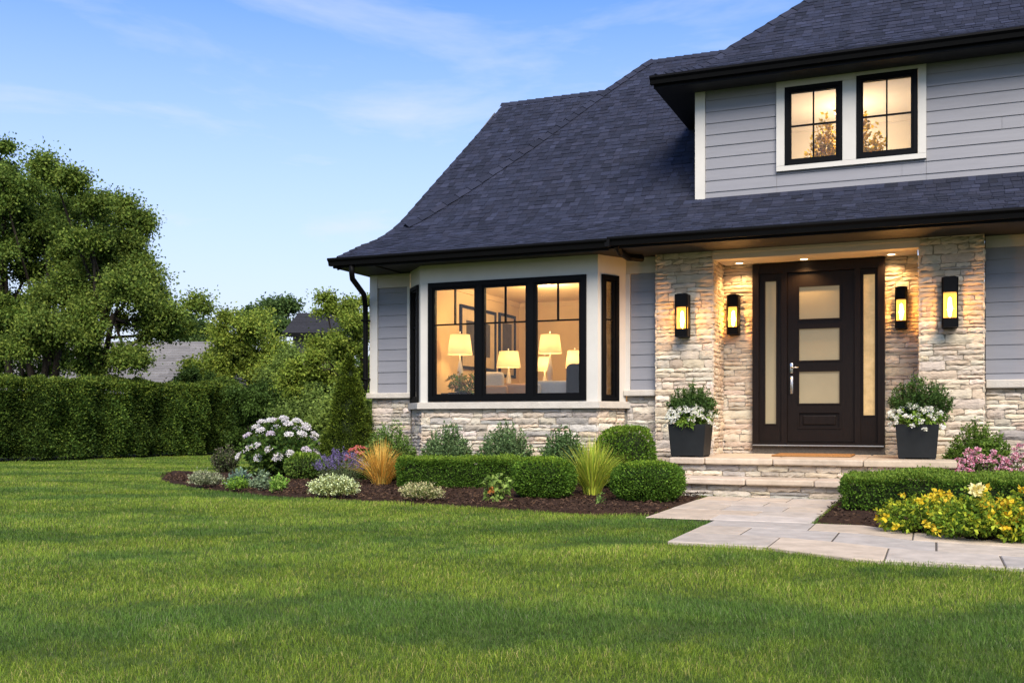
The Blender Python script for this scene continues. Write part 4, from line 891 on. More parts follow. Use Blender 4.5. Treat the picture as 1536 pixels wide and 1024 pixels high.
# ---- wall lanterns
def lantern(x, y, zc, wd, h, label):
    t = thing('wall_lantern', label, 'lantern', (x, y, zc), 'black wall lanterns at the entry'); d = wd*.80; yb_ = y; yf = y-.05-d
    mb = MB(); mb.rbox(x-wd*.42, x+wd*.42, y-.03, y+.02, zc-h*.5, zc+h*.5, .006, 1); mb.box(x-.03, x+.03, y-.055, y-.03, zc+h*.2, zc+h*.4); mb.box(x-.03, x+.03, y-.055, y-.03, zc-h*.47, zc-h*.38); mb.build('backplate', M['black'], t)
    mb = MB(); c = .022
    def octo(z, r): return [(x+sx*(r-(c if q else 0)), (yf+d/2)+sy*(r-(0 if q else c)), z) for sx, sy, q in ((-1,-1,1),(1,-1,1),(1,-1,0),(1,1,0),(1,1,1),(-1,1,1),(-1,1,0),(-1,-1,0))]
    def pr_(za, zb_, r):
        q = octo(za, r)+octo(zb_, r); mb.add(q, [tuple(range(7, -1, -1)), tuple(range(8, 16))]+[(k, (k+1) % 8, 8+(k+1) % 8, 8+k) for k in range(8)])
    pr_(zc+h*.19, zc+h*.485, wd*.46); pr_(zc+h*.485, zc+h*.5, wd*.36); cap_ = mb.build('cap', M['black'], t)
    mb = MB(); pr_(zc-h*.49, zc-h*.31, wd*.46); mb.build('base', M['black'], t)
    mb = MB()
    for sx in (-1, 1):
        for sy in (-1, 1): mb.box(x+sx*(wd*.40)-.009, x+sx*(wd*.40)+.009, yf+d/2+sy*wd*.40-.009, yf+d/2+sy*wd*.40+.009, zc-h*.31, zc+h*.19)
    mb.build('corner_bars', M['black'], t)
    mb = MB(); r = wd*.385; mb.lathe([(r, zc-h*.308), (r, zc+h*.188)], x, yf+d/2, 16); mb.build('glass', M['lglass'], t, smooth=True)
    mb = MB(); mb.lathe([(.001, zc-h*.29), (.020, zc-h*.26), (.026, zc-h*.1), (.020, zc+h*.08), (.001, zc+h*.11)], x, yf+d/2, 12); bl = mb.build('bulb', M['lbulb'], t, smooth=True)
    lamp_in('lantern_lamp', (x, yf+d/2-.0, zc-h*.09), 22, bl, (1, .50, .15), .05)
lantern(-3.262, 14.235, 2.42, .20, .61, 'outer left black lantern on the left stone column face')
lantern(.195, 14.235, 2.45, .215, .65, 'outer right black lantern on the right stone column face')
lantern(-2.685, 14.98, 2.48, .185, .585, 'inner left black lantern between left column and door')
lantern(-.405, 14.98, 2.485, .175, .575, 'inner right black lantern between door and right column')

# ---- living room furniture seen through the bay
def table_lamp(px, Y, ptop, pbot, wpx, label, base_m='white', floor=.95):
    x, _, zt = on_plane(px, ptop, Y); zb_ = on_plane(px, pbot, Y)[2]; Z = depth((x, Y)); r = wpx/2*Z/FPX; zf = floor
    t = thing('table_lamp', label, 'lamp', (x, Y, zf), 'lit lamps in the living room')
    mb = MB(); mb.lathe([(r, zb_), (r*.78, zt)], x, Y, 24); sh = mb.build('lamp_shade', M['shade'], t, smooth=True)
    mb = MB(); mb.lathe([(.001, zf+.001), (.09, zf+.002), (.085, zf+.02), (.02, zf+.05), (.045, zf+(zb_-zf)*.45), (.05, zf+(zb_-zf)*.6), (.014, zb_-.06), (.010, zb_+.03), (.001, zb_+.04)], x, Y, 16); mb.build('stem', M[base_m], t, smooth=True)
    mb = MB(); mb.tube([(x, Y, zt-.02), (x, Y, zt+.035)], .008, 6); mb.lathe([(.001,zt+.03),(.014,zt+.04),(.001,zt+.06)], x, Y, 8); mb.build('finial', M['steel'], t)
    mb = MB(); mb.lathe([(.001, zb_+.04), (.03, zb_+.09), (.03, zb_+.12), (.001, zb_+.16)], x, Y, 10); bl = mb.build('bulb', M['downl'], t, smooth=True)
    lamp_in('lamp_light', (x, Y, (zt+zb_)/2), 10, bl, (1, .66, .28), .08)
    return x, zb_
def small_table(x, Y, top, wd, dp, label, m='sofa'):
    t = thing('side_table', label, 'table', (x, Y, .72)); mb = MB(); mb.rbox(x-wd/2, x+wd/2, Y-dp/2, Y+dp/2, top-.04, top-.002, .008, 1); mb.build('tabletop', M['wood'], t)
    for sx in (-1, 1):
        for sy in (-1, 1): mb = MB(); mb.tube([(x+sx*(wd/2-.05), Y+sy*(dp/2-.05), .721), (x+sx*(wd/2-.05), Y+sy*(dp/2-.05), top-.04)], [.018, .025], 6); mb.build('leg', M['wood'], t)
LMP = [(690, 15.25, 502, 532, 38, 'lamp with the largest pale shade in the left pane of the bay window', 1.40), (763, 16.9, 527, 551, 37, 'lamp with wide low shade in the middle pane of the bay window', 1.36),
       (825, 16.3, 502, 530, 36, 'tall lamp in the right pane of the bay window', 1.36), (817, 17.6, 535, 556, 24, 'small lamp lowest in the right pane of the bay window', 1.36), (862, 17.0, 526, 551, 28, 'lamp at the right edge of the bay window behind the dark chair', 1.36)]
for (px, Y, a, c, wp, lab, fl) in LMP:
    x, zb_ = table_lamp(px, Y, a, c, wp, lab, floor=fl); small_table(x, Y, fl, .50, .44, {690: 'dark side table in the left pane under the largest lamp', 763: 'dark side table under the wide low lamp', 825: 'dark side table under the tall lamp', 817: 'dark side table under the small lamp', 862: 'dark side table behind the dark chair'}[px])
def picture(fr, u0, u1, v0, v1, label, pal='picture', mg=.14):
    t = thing('picture_frame', label, 'picture', tuple(fr[0]+fr[1]*((u0+u1)/2)+fr[2]*v0), 'framed pictures in the living room'); q = .055
    mb = MB(); mb.fbox(fr, u0, u0+q, v0, v1, .002, .04); mb.fbox(fr, u1-q, u1, v0, v1, .002, .04); mb.fbox(fr, u0+q, u1-q, v0, v0+q, .002, .04); mb.fbox(fr, u0+q, u1-q, v1-q, v1, .002, .04); mb.build('frame', M['black'], t)
    mb = MB(); mb.fbox(fr, u0+q, u1-q, v0+q, v1-q, .002, .018); mb.build('mat_board', M['mount'], t)
    mb = MB(); mb.fbox(fr, u0+q+mg, u1-q-mg, v0+q+mg, v1-q-mg, .018, .021); mb.build('print', M[pal], t)
LW = frame_of((-7.62, 0, 0), (0, 1, 0), (0, 0, 1)); BW = FRONT(0, 18.70, 0)
picture(LW, 15.95, 17.50, 1.85, 2.97, 'large dark framed picture with cream mount on the left wall behind the largest lamp', mg=.20)
picture(LW, 17.66, 18.46, 1.77, 2.99, 'tall dark framed picture on the left wall nearest the room corner', mg=.12)
def soft(name, label, cat, loc, rot, boxes, group=None):
    t = thing(name, label, cat, loc, group); mx = Matrix.Translation(Vector(loc)) @ Matrix.Rotation(rot, 4, 'Z')
    for nm, m, bx, r in boxes:
        mb = MB(); mb.rbox(*bx, r=r, seg=3, mtx=mx); mb.build(nm, M[m], t, smooth=True)
    return t
x = on_plane(742, 580, 15.5)[0]
soft('armchair', 'cream topped armchair with tan leather shell behind the middle pane of the bay window', 'armchair', (x, 15.5, .721), .25, [('backrest','cream',(-.19,.17,-.14,.02,.52,1.03),.07),('shell','sofa',(-.27,.24,-.20,-.06,.08,.80),.04),('seat','sofa',(-.30,.30,-.05,.55,.10,.42),.05),('armrest','sofa',(-.36,-.28,-.10,.55,.08,.62),.03),('armrest','sofa',(.25,.34,-.10,.55,.08,.62),.03)])
x = on_plane(778, 580, 15.75)[0]
soft('sofa', 'tan leather sofa right of the cream topped armchair', 'sofa', (x+.10, 15.75, .721), .20, [('backrest','sofa',(-.46,.52,-.16,.02,.52,.84),.05),('shell','sofa',(-.47,.53,-.18,-.02,.08,.515),.04),('seat','sofa',(-.40,.46,.02,.60,.10,.44),.05),('armrest','sofa',(-.50,-.41,.02,.60,.10,.60),.04),('armrest','sofa',(.47,.56,.02,.60,.10,.60),.04)])
x = on_plane(830, 585, 15.3)[0]
soft('sofa', 'pale blue-grey sofa low in the right pane of the bay window', 'sofa', (x, 15.3, .721), .15, [('backrest','grey',(-.34,.40,-.14,.04,.36,.86),.07),('seat','grey',(-.40,.44,.04,.62,.10,.46),.06),('cushion','cream',(-.36,-.16,-.22,-.145,.40,.80),.03),('armrest','grey',(-.50,-.41,-.1,.60,.10,.62),.04)])
x = on_plane(866, 580, 14.9)[0]
soft('armchair', 'dark blue armchair with high curved back at the right end of the bay window', 'armchair', (x+.03, 14.9, .721), .55, [('backrest','dark',(-.22,.26,-.16,.02,.30,1.10),.09),('seat','dark',(-.28,.30,-.02,.55,.12,.48),.06),('cushion','cream',(-.02,.22,-.26,-.17,.40,.72),.04)])
x = on_plane(786, 560, 16.5)[0]
small_table(x, 16.5, 1.50, .9, .35, 'dark console table with small white cups behind the tan sofa')
for k in range(4):
    t = MB(); cx = x-.30+.15*k; t.lathe([(.001,1.501),(.028,1.503),(.040,1.565),(.034,1.565),(.026,1.512),(.001,1.51)], cx, 16.42, 12); o = t.build('cup', M['white'], None, (cx, 16.42, 1.5), smooth=True); tag(o, 'small white cup in the row on the console behind the tan sofa', 'cup', 'white cups on the console')
px_, py_ = 694, 15.0; x = on_plane(px_, 580, py_)[0]
t = thing('plant_pot', 'dark round plant pot low in the left pane of the bay window', 'pot', (x, py_, .721))
mb = MB(); mb.lathe([(.001,.722),(.15,.724),(.24,1.40),(.225,1.40),(.20,1.34),(.001,1.34)], x, py_, 20); mb.build('pot', M['pot'], t, smooth=True)
loose('houseplant', 'green and brown leafed houseplant in the dark pot', 'houseplant', (x, py_, 1.33), .34, .3, .48, 26, 8, 180, .13, .30, [(.10,.13,.03),(.20,.12,.04),(.07,.11,.03)], start=.35, droop=.2)
x = on_plane(668, 590, 14.9)[0]
t = thing('plant_stand', 'small reddish wooden stool beside the plant pot', 'stool', (x, 14.9, .721)); mb = MB(); mb.lathe([(.001,1.30),(.15,1.30),(.15,1.33),(.001,1.331)], x, 14.9, 16); mb.build('seat', M['sofa'], t)
for k in range(3): mb = MB(); aa = k*2.1; mb.tube([(x+.17*math.cos(aa), 14.9+.17*math.sin(aa), .722), (x+.1*math.cos(aa), 14.9+.1*math.sin(aa), 1.30)], .016, 6); mb.build('leg', M['sofa'], t)
x = on_plane(836, 575, 16.0)[0]
loose('flower_arrangement', 'dark red and gold dried flower arrangement behind the pale sofa', 'flowers', (x, 16.4, 1.36), .36, .2, .26, 40, 10, 181, .07, .5, [(.16,.035,.02),(.24,.08,.03),(.45,.25,.09)], start=.3)
small_table(x, 16.4, 1.345, .8, .4, 'dark console table under the dried flower arrangement')
# upper room
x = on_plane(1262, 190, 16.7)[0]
t, S0, T, rs = loose('reflection_tree', 'golden foliage added behind the left upper window in place of a tree reflection', 'reflected foliage', (x+.05, 16.5, 4.17), .62, .40, 1.80, 170, 24, 182, .075, .65, [(.60,.40,.04),(.68,.48,.07),(.50,.32,.03)], start=.35)  # foliage added to stand in for a tree reflected in the pane

# ================================================================== BOUNDARY HEDGE, TREES, NEIGHBOURS
def big_hedge(label, p0, p1_, depth_, h, n, seed, L=.075):
    rs = np.random.RandomState(seed); a = np.array(p0); b = np.array(p1_); d = b-a; ln = np.linalg.norm(d); d /= ln; q = np.array([-d[1], d[0]])  # q: away from the lawn
    if q[0] > 0: q = -q
    mid = (a+b)/2+q*depth_/2; t = thing('hedge', label, 'hedge', (float(mid[0]), float(mid[1]), 0), 'tall clipped hedge along the left boundary')
    ph = rs.uniform(0, 6, 6)
    def bulge(s, z): return .13*np.sin(s*3.3+ph[0]+.5*np.sin(z*2))+.10*np.sin(s*7.1+ph[1]-1.2*z)+.07*np.sin(z*5+ph[2]+s*2.1)+.05*np.sin(s*13+z*9)
    def topz(s, v): return h+.05*np.sin(s*1.9+ph[3])+.055*np.sin(s*5.3+ph[4]+v*3)+.05*np.sin(s*11+ph[5])
    P = []; D = []; C = []
    k1 = int(n*.60); s = rs.uniform(-.05, ln+.05, k1); z = rs.uniform(.02, 1, k1)**.9*h; off = bulge(s, z)+rs.beta(1.1, 3, k1)*.35-.10+.22*np.clip(.35-z, 0, 1)
    P.append(np.column_stack([a[0]+d[0]*s+q[0]*off, a[1]+d[1]*s+q[1]*off, z])); D.append(np.tile([-q[0], -q[1], .25], (k1, 1)))
    k2 = int(n*.28); s = rs.uniform(-.05, ln+.05, k2); v = rs.uniform(0, depth_, k2); z = topz(s, v)-rs.beta(1.1, 3, k2)*.30+.04-.10*np.clip(1-v/.25, 0, 1)
    P.append(np.column_stack([a[0]+d[0]*s+q[0]*v, a[1]+d[1]*s+q[1]*v, z])); D.append(np.tile([-q[0]*.3, -q[1]*.3, .9], (k2, 1)))
    k3 = n-k1-k2; e = rs.randint(0, 2, k3); v = rs.uniform(0, depth_, k3); z = rs.uniform(.05, 1, k3)*h; s = np.where(e == 0, rs.uniform(-.08, .22, k3), ln+rs.uniform(-.22, .08, k3))
    P.append(np.column_stack([a[0]+d[0]*s+q[0]*v, a[1]+d[1]*s+q[1]*v, z])); D.append(np.column_stack([np.where(e == 0, -d[0], d[0]), np.where(e == 0, -d[1], d[1]), np.full(k3, .2)]))
    P = np.concatenate(P); D = np.concatenate(D)+rs.normal(0, .6, (n, 3))
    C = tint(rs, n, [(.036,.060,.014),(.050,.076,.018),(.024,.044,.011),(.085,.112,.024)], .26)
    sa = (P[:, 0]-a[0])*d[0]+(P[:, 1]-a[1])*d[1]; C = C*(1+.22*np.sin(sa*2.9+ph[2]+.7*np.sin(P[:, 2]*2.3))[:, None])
    up = (P[:, 2] > h*rs.uniform(.72, 1.0, n)) & (rs.uniform(0, 1, n) < .6); C[up] = tint(rs, up.sum(), [(.095,.118,.022),(.12,.138,.028),(.075,.10,.02)], .2)  # lit top edge put into the leaf colour
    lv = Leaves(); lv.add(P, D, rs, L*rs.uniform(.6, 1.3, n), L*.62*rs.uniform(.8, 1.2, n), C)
    mb = MB(); o = q*.26; x0 = a+d*.22+o; x1 = b-d*.22+o; y1 = x1+q*(depth_-.45); y0 = x0+q*(depth_-.45)
    pts = [(x0[0], x0[1]), (x1[0], x1[1]), (y1[0], y1[1]), (y0[0], y0[1])]; prism(mb, pts, .10, h-.26); mb.build('branches', M['core'], t)
    mb = MB()
    for i in range(int(ln/.7)):
        c = a+d*(.35+i*.7)+q*depth_*.45; mb.tube([(c[0], c[1], 0), (c[0]+.03, c[1], .5)], [.035, .025], 5)
    mb.build('trunk', M['bark'], t); lv.build('foliage', 'foliage', t)
def G2(px, py): return on_ground(px, py)[:2]
hA = at_depth(-150, 21.6)[:2]; hB = at_depth(139, 24.2)[:2]; hC = at_depth(141, 24.6)[:2]; hD = at_depth(352, 28.3)[:2]
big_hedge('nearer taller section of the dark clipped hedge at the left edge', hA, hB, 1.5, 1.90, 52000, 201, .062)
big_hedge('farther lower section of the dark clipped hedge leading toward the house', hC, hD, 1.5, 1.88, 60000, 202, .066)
mb = MB().col((1, 1, 1))
def strip(a, b, w0, w1): 
    a = np.array(a); b = np.array(b); d = (b-a)/np.linalg.norm(b-a); q = np.array([d[1], -d[0]])
    if q[0] < 0: q = -q
    return [tuple(a+q*w0)+(.008,), tuple(b+q*w0)+(.008,), tuple(b-q*w1)+(.008,), tuple(a-q*w1)+(.008,)]
mb.add(strip(hA, hD, .28, 1.9), [(0,1,2,3)]); o = mb.build('hedge_soil', M['soil'], None, (hC[0], hC[1], 0)); tag(o, kind='structure')

def tree(name, label, base, Zc, lobes, trunks, seed, n, L, pal, jz=1.6, cl=.53, per_l=11, group=None, W_=.62, cat='tree'):
    """crown made of leaf clumps carried by limbs; lobes measured as (px, py, r px) at distance Zc"""
    rs = np.random.RandomState(seed); t = thing(name, label, cat, base, group)
    mb = MB()
    tops = []
    for (tx, ty) in trunks:
        x, y, z = at_depth(tx, Zc, ty); tops.append(Vector((x, y+rs.uniform(-.4, .4), z)))
    B0 = Vector((base[0], base[1], 0))
    hgt = max(v.z for v in tops)
    for i, v in enumerate(tops):
        s = B0+Vector((rs.uniform(-.15, .15), rs.uniform(-.15, .15), 0)); mid = s.lerp(v, .5)+Vector((rs.uniform(-.2, .2), rs.uniform(-.2, .2), 0))
        mb.tube([s-Vector((0, 0, .05)), s.lerp(mid, .5), mid, mid.lerp(v, .5)+Vector((.05, 0, 0)), v], [.20*hgt/5, .15*hgt/5, .12*hgt/5, .09*hgt/5, .06*hgt/5], 8)
    trunk = mb.build('trunk', M['bark'], t, smooth=True)
    P = []; D = []; C = []; mb = MB(); rr_tot = sum(l[2]**2 for l in lobes)
    for (px, py, rp) in lobes:
        x, y, z = at_depth(px, Zc, py); r = rp*Zc/FPX; c = np.array([x, y+rs.uniform(-jz, jz), z])
        tp = min(tops, key=lambda q: (q-Vector(c)).length); st = tp.lerp(B0, rs.uniform(.0, .45)); m1 = st.lerp(Vector(c), .55)+Vector((0, 0, -.12*r))
        mb.tube([st, m1, Vector(c)], [.055*hgt/5, .038*hgt/5, .02], 5)
        nc = max(6, int(per_l*(r/.9)**2)); u = nrm(rs.normal(size=(nc, 3))); cc = c+u*(r*rs.uniform(.45, 1.0, (nc, 1)))*np.array([1, 1, .82])
        nl = int(n*rp**2/rr_tot/nc)+1; 
        for k in range(nc):
            if rs.uniform() < .8: mb.tube([Vector(c).lerp(Vector(cc[k]), .05), Vector(c).lerp(Vector(cc[k]), .6)+Vector((0, 0, -.03)), Vector(cc[k])], [.022, .014, .006], 4, cap=False)
            cs = cl*rs.uniform(.55, 1.2); q = rs.normal(size=(nl, 3)); q = nrm(q)*np.clip(np.abs(rs.normal(0, .5, (nl, 1)))+.10, 0, 1.3)*cs*np.array([1, 1, .7])
            P.append(cc[k]+q); hue = rs.normal(0, .10); kc = tint(rs, nl, pal, .16)*(1+hue); C.append(kc); D.append(nrm(q+1e-6)*.6+rs.normal(0, .7, (nl, 3))+np.array([0, 0, -.15]))
    P = np.concatenate(P); D = np.concatenate(D); C = np.clip(np.concatenate(C), .002, .8); k = P[:, 2] > .1; P, D, C = P[k], D[k], C[k]; m_ = len(P)
    mb.build('limbs', M['bark'], t)
    lv = Leaves(); lv.add(P, D, rs, L*rs.uniform(.55, 1.3, m_), L*W_*rs.uniform(.8, 1.2, m_), C, .12); lv.build('crown', 'foliage', t); return t
TG = [(.066,.096,.023),(.086,.114,.027),(.050,.078,.018),(.112,.136,.032)]
bA = at_depth(48, 28)[:2]
tree('broadleaf_tree', 'tall broadleaf tree at the left edge with several dark stems behind the hedge', (bA[0], bA[1], 0), 28.0,
     [(15,262,42),(-25,300,46),(40,300,48),(8,238,36),(18,300,48),(-2,335,50),(25,385,48),(4,432,52),(-15,270,40),(45,345,44),(10,490,44),(5,345,62),(62,285,34),(70,355,50),(-60,400,75),(20,420,66),(75,420,46),(-20,480,66),(40,490,50),(-100,350,50),(-110,460,50),(85,480,34),(0,540,42),(-70,540,55)],
     [(30,480),(70,470),(-10,450),(95,440)], 301, 180000, .088, TG)
bB = at_depth(122, 26.5)[:2]
tree('broadleaf_tree', 'broadleaf tree right of the tallest tree, its crown reaching over the grey roof', (bB[0], bB[1], 0), 26.5,
     [(120,262,24),(150,282,28),(108,300,38),(160,315,30),(176,318,20),(160,345,30),(172,368,22),(255,472,22),(130,350,42),(92,375,40),(150,390,40),(195,405,30),(120,430,46),(175,445,46),(225,440,30),(255,452,18),(160,500,44),(215,490,36),(236,498,20),(195,540,28),(228,540,20),(120,500,40),(100,450,40),(140,545,30),(220,420,16),(70,520,30)],
     [(120,470),(150,440),(175,470)], 302, 165000, .084, [(.074,.102,.023),(.098,.122,.027),(.054,.080,.018),(.125,.142,.034)], jz=1.1)
bt = at_depth(398, 33)[:2]
tree('broadleaf_tree', 'light yellow-green tree in the middle background beyond the hedge', (bt[0], bt[1], 0), 33.0,
     [(380,478,20),(352,492,26),(400,490,22),(330,520,32),(372,525,36),(412,525,28),(435,548,24),(340,560,34),(385,565,38),(430,575,34),(310,552,26),(365,600,38),(410,615,36),(330,600,30)],
     [(375,560),(400,570)], 303, 76000, .098, [(.12,.15,.030),(.15,.175,.034),(.095,.125,.026),(.18,.19,.04)], jz=1.2)
bt = at_depth(292, 46)[:2]
tree('broadleaf_tree', 'distant dark green tree showing above the grey neighbouring roof', (bt[0], bt[1], 0), 46.0, [(285,482,15),(300,498,18),(272,505,14),(318,495,14),(295,520,22),(325,515,18)], [(295,530)], 304, 9000, .16, [(.05,.075,.03),(.066,.09,.036),(.04,.062,.026)], jz=1)
bt = at_depth(420, 52)[:2]
tree('broadleaf_tree', 'distant dark tree at the skyline behind the light yellow-green tree', (bt[0], bt[1], 0), 52.0, [(400,462,14),(422,460,16),(444,462,14),(380,470,12),(410,485,22),(440,490,20),(370,485,16)], [(415,500)], 305, 9000, .17, [(.05,.078,.028),(.066,.095,.034),(.042,.066,.024)], jz=1)
bt = at_depth(520, 26)[:2]
tree('broadleaf_tree', 'airy yellow-green tree directly left of the house corner', (bt[0], bt[1], 0), 26.0,
     [(525,445,16),(505,462,18),(538,462,18),(520,485,24),(545,490,22),(480,525,20),(505,520,28),(540,520,28),(560,480,24),(580,520,30),(485,550,28),(525,555,30),(555,560,28),(470,575,24),(500,600,30),(540,610,30)],
     [(515,540),(535,530)], 306, 62000, .078, [(.12,.15,.028),(.15,.18,.036),(.095,.125,.024),(.18,.19,.042)], jz=.9, cl=.34)
bt = at_depth(455, 30)[:2]
tree('broadleaf_tree', 'mid-green bushy tree between the light tree and the house', (bt[0], bt[1], 0), 30.0, [(455,540,20),(470,552,26),(445,560,28),(475,590,32),(435,600,30),(460,625,32),(425,570,20),(500,570,26)], [(455,590)], 307, 40000, .09, [(.095,.125,.034),(.115,.145,.04),(.078,.105,.028)], jz=.9)
def bush(label, px, Z, top, rpx, seed, pal, L=.085, n=11000, ry=1.0):
    rs = np.random.RandomState(seed); b = at_depth(px, Z)[:2]; foot = YH+EYE*FPX/Z; hh = foot-top; lob = []
    for k in range(13):
        f = rs.uniform(.12, .86); wdt = rpx*(1-.55*f*f); r = rpx*rs.uniform(.30, .50); lob.append((px+rs.uniform(-1, 1)*(wdt-r*.6), min(foot-hh*f, foot-r*.5), r))
    lob += [(px+rs.uniform(-.2, .2)*rpx, top+rpx*.36, rpx*.36), (px-rpx*.4, top+rpx*.55, rpx*.36), (px+rpx*.4, top+rpx*.6, rpx*.36)]
    tree('background_shrub', label, (b[0], b[1], 0), Z, lob, [(px-rpx*.3, foot-hh*.4), (px+rpx*.3, foot-hh*.4), (px, foot-hh*.5)], seed, n*2, L, pal, jz=.6, cl=.30, per_l=14, cat='shrub')
bush('dense dark shrub behind the far end of the hedge', 300, 31, 548, 42, 311, [(.045,.072,.02),(.06,.09,.026),(.036,.058,.016)])
bush('dark shrub filling the gap right of the hedge', 392, 27.5, 572, 46, 312, [(.038,.062,.016),(.05,.078,.02),(.03,.05,.013)], n=15000)
bush('dark green shrub behind the white hydrangea', 462, 25, 582, 46, 313, [(.090,.118,.036),(.11,.14,.042),(.07,.098,.028)], n=15000)
bush('fresh green shrub behind the cone-shaped evergreen', 520, 22, 585, 38, 314, [(.125,.155,.045),(.15,.18,.05),(.10,.13,.036)], n=15000)
bush('yellow-green shrub showing over the hedge below the light tree', 345, 30.5, 565, 34, 315, [(.075,.105,.022),(.09,.12,.028),(.06,.085,.02)])
# far treeline, one mass
def treeline():
    rs = np.random.RandomState(77); lv = Leaves(); P = []
    for px in range(-900, 2600, 34):
        Z = rs.uniform(62, 80); hh = rs.uniform(3.2, 5.6); c = at_depth(px+rs.uniform(-15, 15), Z); r = rs.uniform(1.6, 2.6); m_ = 420
        u = nrm(rs.normal(size=(m_, 3))); P.append(np.array([c[0], c[1], hh*.5])+u*np.array([r, r, hh*.5])*rs.uniform(.6, 1, (m_, 1)))
    P = np.concatenate(P); m_ = len(P); lv.add(P, rs.normal(size=(m_, 3)), rs, .42*rs.uniform(.6, 1.3, m_), .34, tint(rs, m_, [(.05,.075,.03),(.065,.09,.036),(.045,.065,.028)]))
    o = lv.build('treeline', 'foliage', None, (0, 60, 0)); tag(o, kind='stuff', label='far line of green trees along the horizon', cat='trees')
treeline()
# neighbouring houses
def neighbour(label, pxs, Z, yr, ye, seed, roofcol, depth_=8.0):
    a = at_depth(pxs[0], Z); b = at_depth(pxs[1], Z); ridge = EYE-(yr-YH)*(Z+3)/FPX; eave = EYE-(ye-YH)*Z/FPX
    t = thing('neighbouring_house', label, 'house', ((a[0]+b[0])/2, (a[1]+b[1])/2, 0)); d = np.array([b[0]-a[0], b[1]-a[1]]); ln = np.linalg.norm(d); d /= ln; q = np.array([-d[1], d[0]])
    if q@FW < 0: q = -q
    fr = frame_of((a[0], a[1], 0), (d[0], d[1], 0), (0, 0, 1)); rnd = random.Random(seed)
    mb = MB(); back = lambda u, v: (a[0]+d[0]*u+q[0]*v, a[1]+d[1]*u+q[1]*v)
    prism(mb, [back(.3, .4), back(ln-.3, .4), back(ln-.3, depth_-.4), back(.3, depth_-.4)], 0, eave); mb.build('wall', M['taupe'], t)
    mb = MB(); 
    for u in (.3, ln-.34):
        p, r_, s = back(u, .4), back(u, depth_-.4), back(u, depth_/2); mb.add([p+(eave,), r_+(eave,), s+(ridge-.15,)], [(0,1,2)])
    mb.build('gable', M['taupe'], t)
    mb = MB(); rows = 22
    for i in range(rows):
        f0, f1 = i/rows, (i+1)/rows
        u = 0.0
        while u < ln:
            u1 = min(ln, u+rnd.uniform(.3, 1.0)); k = rnd.uniform(.85, 1.15); mb.col(tuple(c*k for c in roofcol))
            p0, p1_, p2_, p3 = back(u, -.3+f0*(depth_/2+.3)), back(u1, -.3+f0*(depth_/2+.3)), back(u1, -.3+f1*(depth_/2+.3)), back(u, -.3+f1*(depth_/2+.3))
            z0, z1 = eave-.1+(ridge-eave+.1)*f0, eave-.1+(ridge-eave+.1)*f1
            mb.add([p0+(z0+.05,), p1_+(z0+.05,), p2_+(z1+.02,), p3+(z1+.02,), p0+(z0,), p1_+(z0,)], [(0,1,2,3),(4,5,1,0)]); u = u1
    mb.col(roofcol); p0, p1_, p2_, p3 = back(0, depth_/2), back(ln, depth_/2), back(ln, depth_+.3), back(0, depth_+.3); mb.add([p0+(ridge,), p1_+(ridge,), p2_+(eave-.1,), p3+(eave-.1,)], [(0,1,2,3)])
    mb.build('roof', M['greyroof'], t, attr=True)
    mb = MB(); mb.fbox((fr[0]-Vector((q[0], q[1], 0))*.34, fr[1], fr[2], fr[3]), 0, ln, eave-.26, eave-.08, -.02, .02); mb.build('fascia', M['gutter'], t)
neighbour('neighbouring house with weathered grey shingle roof behind the left trees', (-60, 316), 37, 510, 596, 1, (.17,.16,.155))
neighbour('distant neighbouring house with dark charcoal roof beyond the background trees', (426, 512), 44, 470, 497, 2, (.03,.03,.036), 6)

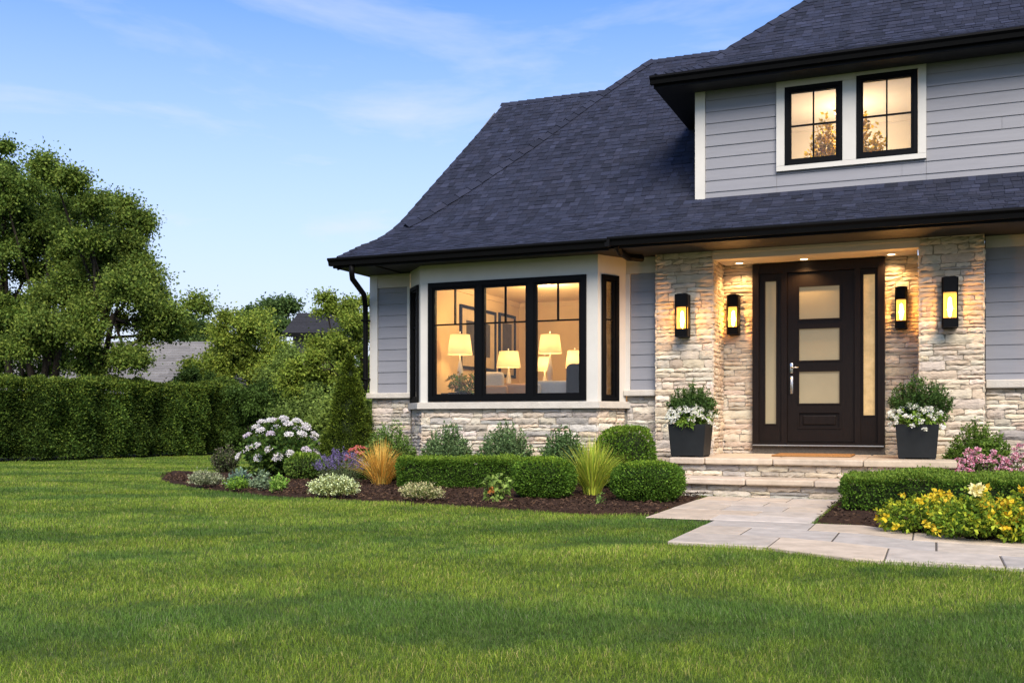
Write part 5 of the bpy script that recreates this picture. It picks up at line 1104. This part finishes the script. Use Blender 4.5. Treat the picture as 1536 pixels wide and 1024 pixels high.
# ================================================================== LAWN AND MULCH
def grass():
    rs = np.random.RandomState(9)
    Zs = np.linspace(2.3, 34, 400); dens = 17000*(3.0/np.maximum(Zs, 3.0))**1.38; wid = 1.16*Zs+2.5
    w_ = dens*wid; cdf = np.cumsum(w_); tot = int(np.trapezoid(w_, Zs)) if hasattr(np, 'trapezoid') else int(np.trapz(w_, Zs)); cdf = cdf/cdf[-1]
    n = tot; Z = np.interp(rs.uniform(0, 1, n), cdf, Zs); lat = rs.uniform(-.5, .5, n)*(1.16*Z+2.5)
    x = FW[0]*Z+RT[0]*lat; y = FW[1]*Z+RT[1]*lat
    k = ~inside(BED1, x, y) & ~inside(BED2, x, y) & ~inside(PATHP, x, y) & ~((x > -9) & (y > 12.6)) & (y < 34)
    hq = np.array(hD)-np.array(hA); hn = np.array([hq[1], -hq[0]])/np.linalg.norm(hq); hn = hn if hn[0] > 0 else -hn
    k &= ((x-hA[0])*hn[0]+(y-hA[1])*hn[1] > .22)
    x, y, Z = x[k], y[k], Z[k]; n = len(x)
    def wave(s, f, a): 
        th = rs.uniform(0, 6.28, s); ph = rs.uniform(0, 6.28, s); fr = f*rs.uniform(.6, 1.5, s); o = np.zeros(n)
        for i in range(s): o += np.sin((x*math.cos(th[i])+y*math.sin(th[i])*1.0)*fr[i]+ph[i])
        return o/s*a
    ul = (x*RT[0]+y*RT[1]); vd = (x*FW[0]+y*FW[1])
    def streak(s_, fu, fv, a):
        o = np.zeros(n)
        for i in range(s_): o += np.sin(ul*fu*rs.uniform(-1.4, 1.4)+vd*fv*rs.uniform(.5, 1.5)+rs.uniform(0, 6.28))
        return o/s_*a
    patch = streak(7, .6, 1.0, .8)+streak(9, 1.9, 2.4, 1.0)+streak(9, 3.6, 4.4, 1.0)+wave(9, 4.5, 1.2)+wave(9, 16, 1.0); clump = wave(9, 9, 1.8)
    stripe = np.sin((x*FW[0]+y*FW[1]+.25*np.sin(x*.8))*2*np.pi/2.3+.6)
    h = (.037+.013*clump+.003*patch)*rs.uniform(.6, 1.3, n); h = np.clip(h, .015, .085)*np.where(Z > 14, .9, 1)
    wd = np.clip(.0018*(Z/3.2)**.74, .0018, .0105)*rs.uniform(.7, 1.3, n)
    az = rs.uniform(0, 2*np.pi, n); lean = rs.beta(1.9, 1.6, n)*1.45
    dx = np.cos(az)*lean+FW[0]*stripe*.30+.12*patch; dy = np.sin(az)*lean+FW[1]*stripe*.30-.10*clump
    sa = rs.uniform(0, 2*np.pi, n); sx, sy = np.cos(sa), np.sin(sa)
    b = np.stack([x, y, np.full(n, .0)], 1); s3 = np.stack([sx, sy, np.zeros(n)], 1)*(wd/2)[:, None]
    m_ = b+np.stack([dx*h*.32, dy*h*.32, h*.60], 1); tp = b+np.stack([dx*h*.95, dy*h*.95, h*(1-.42*np.clip(lean, 0, 1.2))], 1)
    V = np.stack([b-s3, b+s3, m_+s3*.8, m_-s3*.8, tp], 1).reshape(-1, 3).astype(np.float32)
    i0 = (np.arange(n)*5)[:, None]; idx = np.concatenate([i0+np.array([[0, 1, 2, 3]]), i0+np.array([[3, 2, 4]])], 1).reshape(-1); tots = np.tile([4, 3], n)
    g = np.array([(.100,.150,.022),(.125,.172,.028),(.080,.128,.020),(.155,.185,.042)]); c = g[rs.choice(4, n, p=[.38,.30,.22,.10])]
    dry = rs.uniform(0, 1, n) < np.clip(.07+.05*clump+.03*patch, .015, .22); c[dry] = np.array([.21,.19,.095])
    blue = np.clip(.42-.75*patch, 0, 1)[:, None]; c = c*(1-blue)*np.array([1.30,1.20,1.05])+c*np.array([.54,.67,.82])*blue; c = c*(1+.18*clump[:, None])  # soft tree shade and sun put into blade colour, over natural tone patches
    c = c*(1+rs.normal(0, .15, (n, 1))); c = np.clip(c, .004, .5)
    o = link_mesh('grass', V, (idx, tots), M['grass'], None, (0, 8, 0), False, np.repeat(c, 5, axis=0)); tag(o, kind='stuff', label='short green lawn grass with shade painted in as darker patches, and yellower patches', cat='grass')
grass()
def chips():
    rs = np.random.RandomState(15); P = []
    for poly, n in ((BED1, 26000), (BED2, 9000)):
        p = np.array(poly); x = rs.uniform(p[:,0].min(), p[:,0].max(), n*2); y = rs.uniform(p[:,1].min(), p[:,1].max(), n*2); k = inside(poly, x, y); P.append(np.column_stack([x[k], y[k]])[:n])
    P = np.concatenate(P); k = P[:, 1] < 13.8; P = P[k]; n = len(P); P = np.column_stack([P, rs.uniform(.028, .068, n)])
    a = rs.uniform(0, 6.28, n); D = np.stack([np.cos(a), np.sin(a), rs.normal(0, .35, n)], 1)
    lv = Leaves(); lv.add(P, D, rs, rs.uniform(.02, .065, n), rs.uniform(.008, .02, n), tint(rs, n, [(.045,.024,.015),(.06,.034,.022),(.030,.017,.012),(.095,.055,.032)], .25), .05)
    o = lv.build('mulch_chips', 'chips', None, (-4, 11, 0)); tag(o, kind='stuff', label='dark brown bark mulch chips over the planting beds', cat='mulch')
chips()
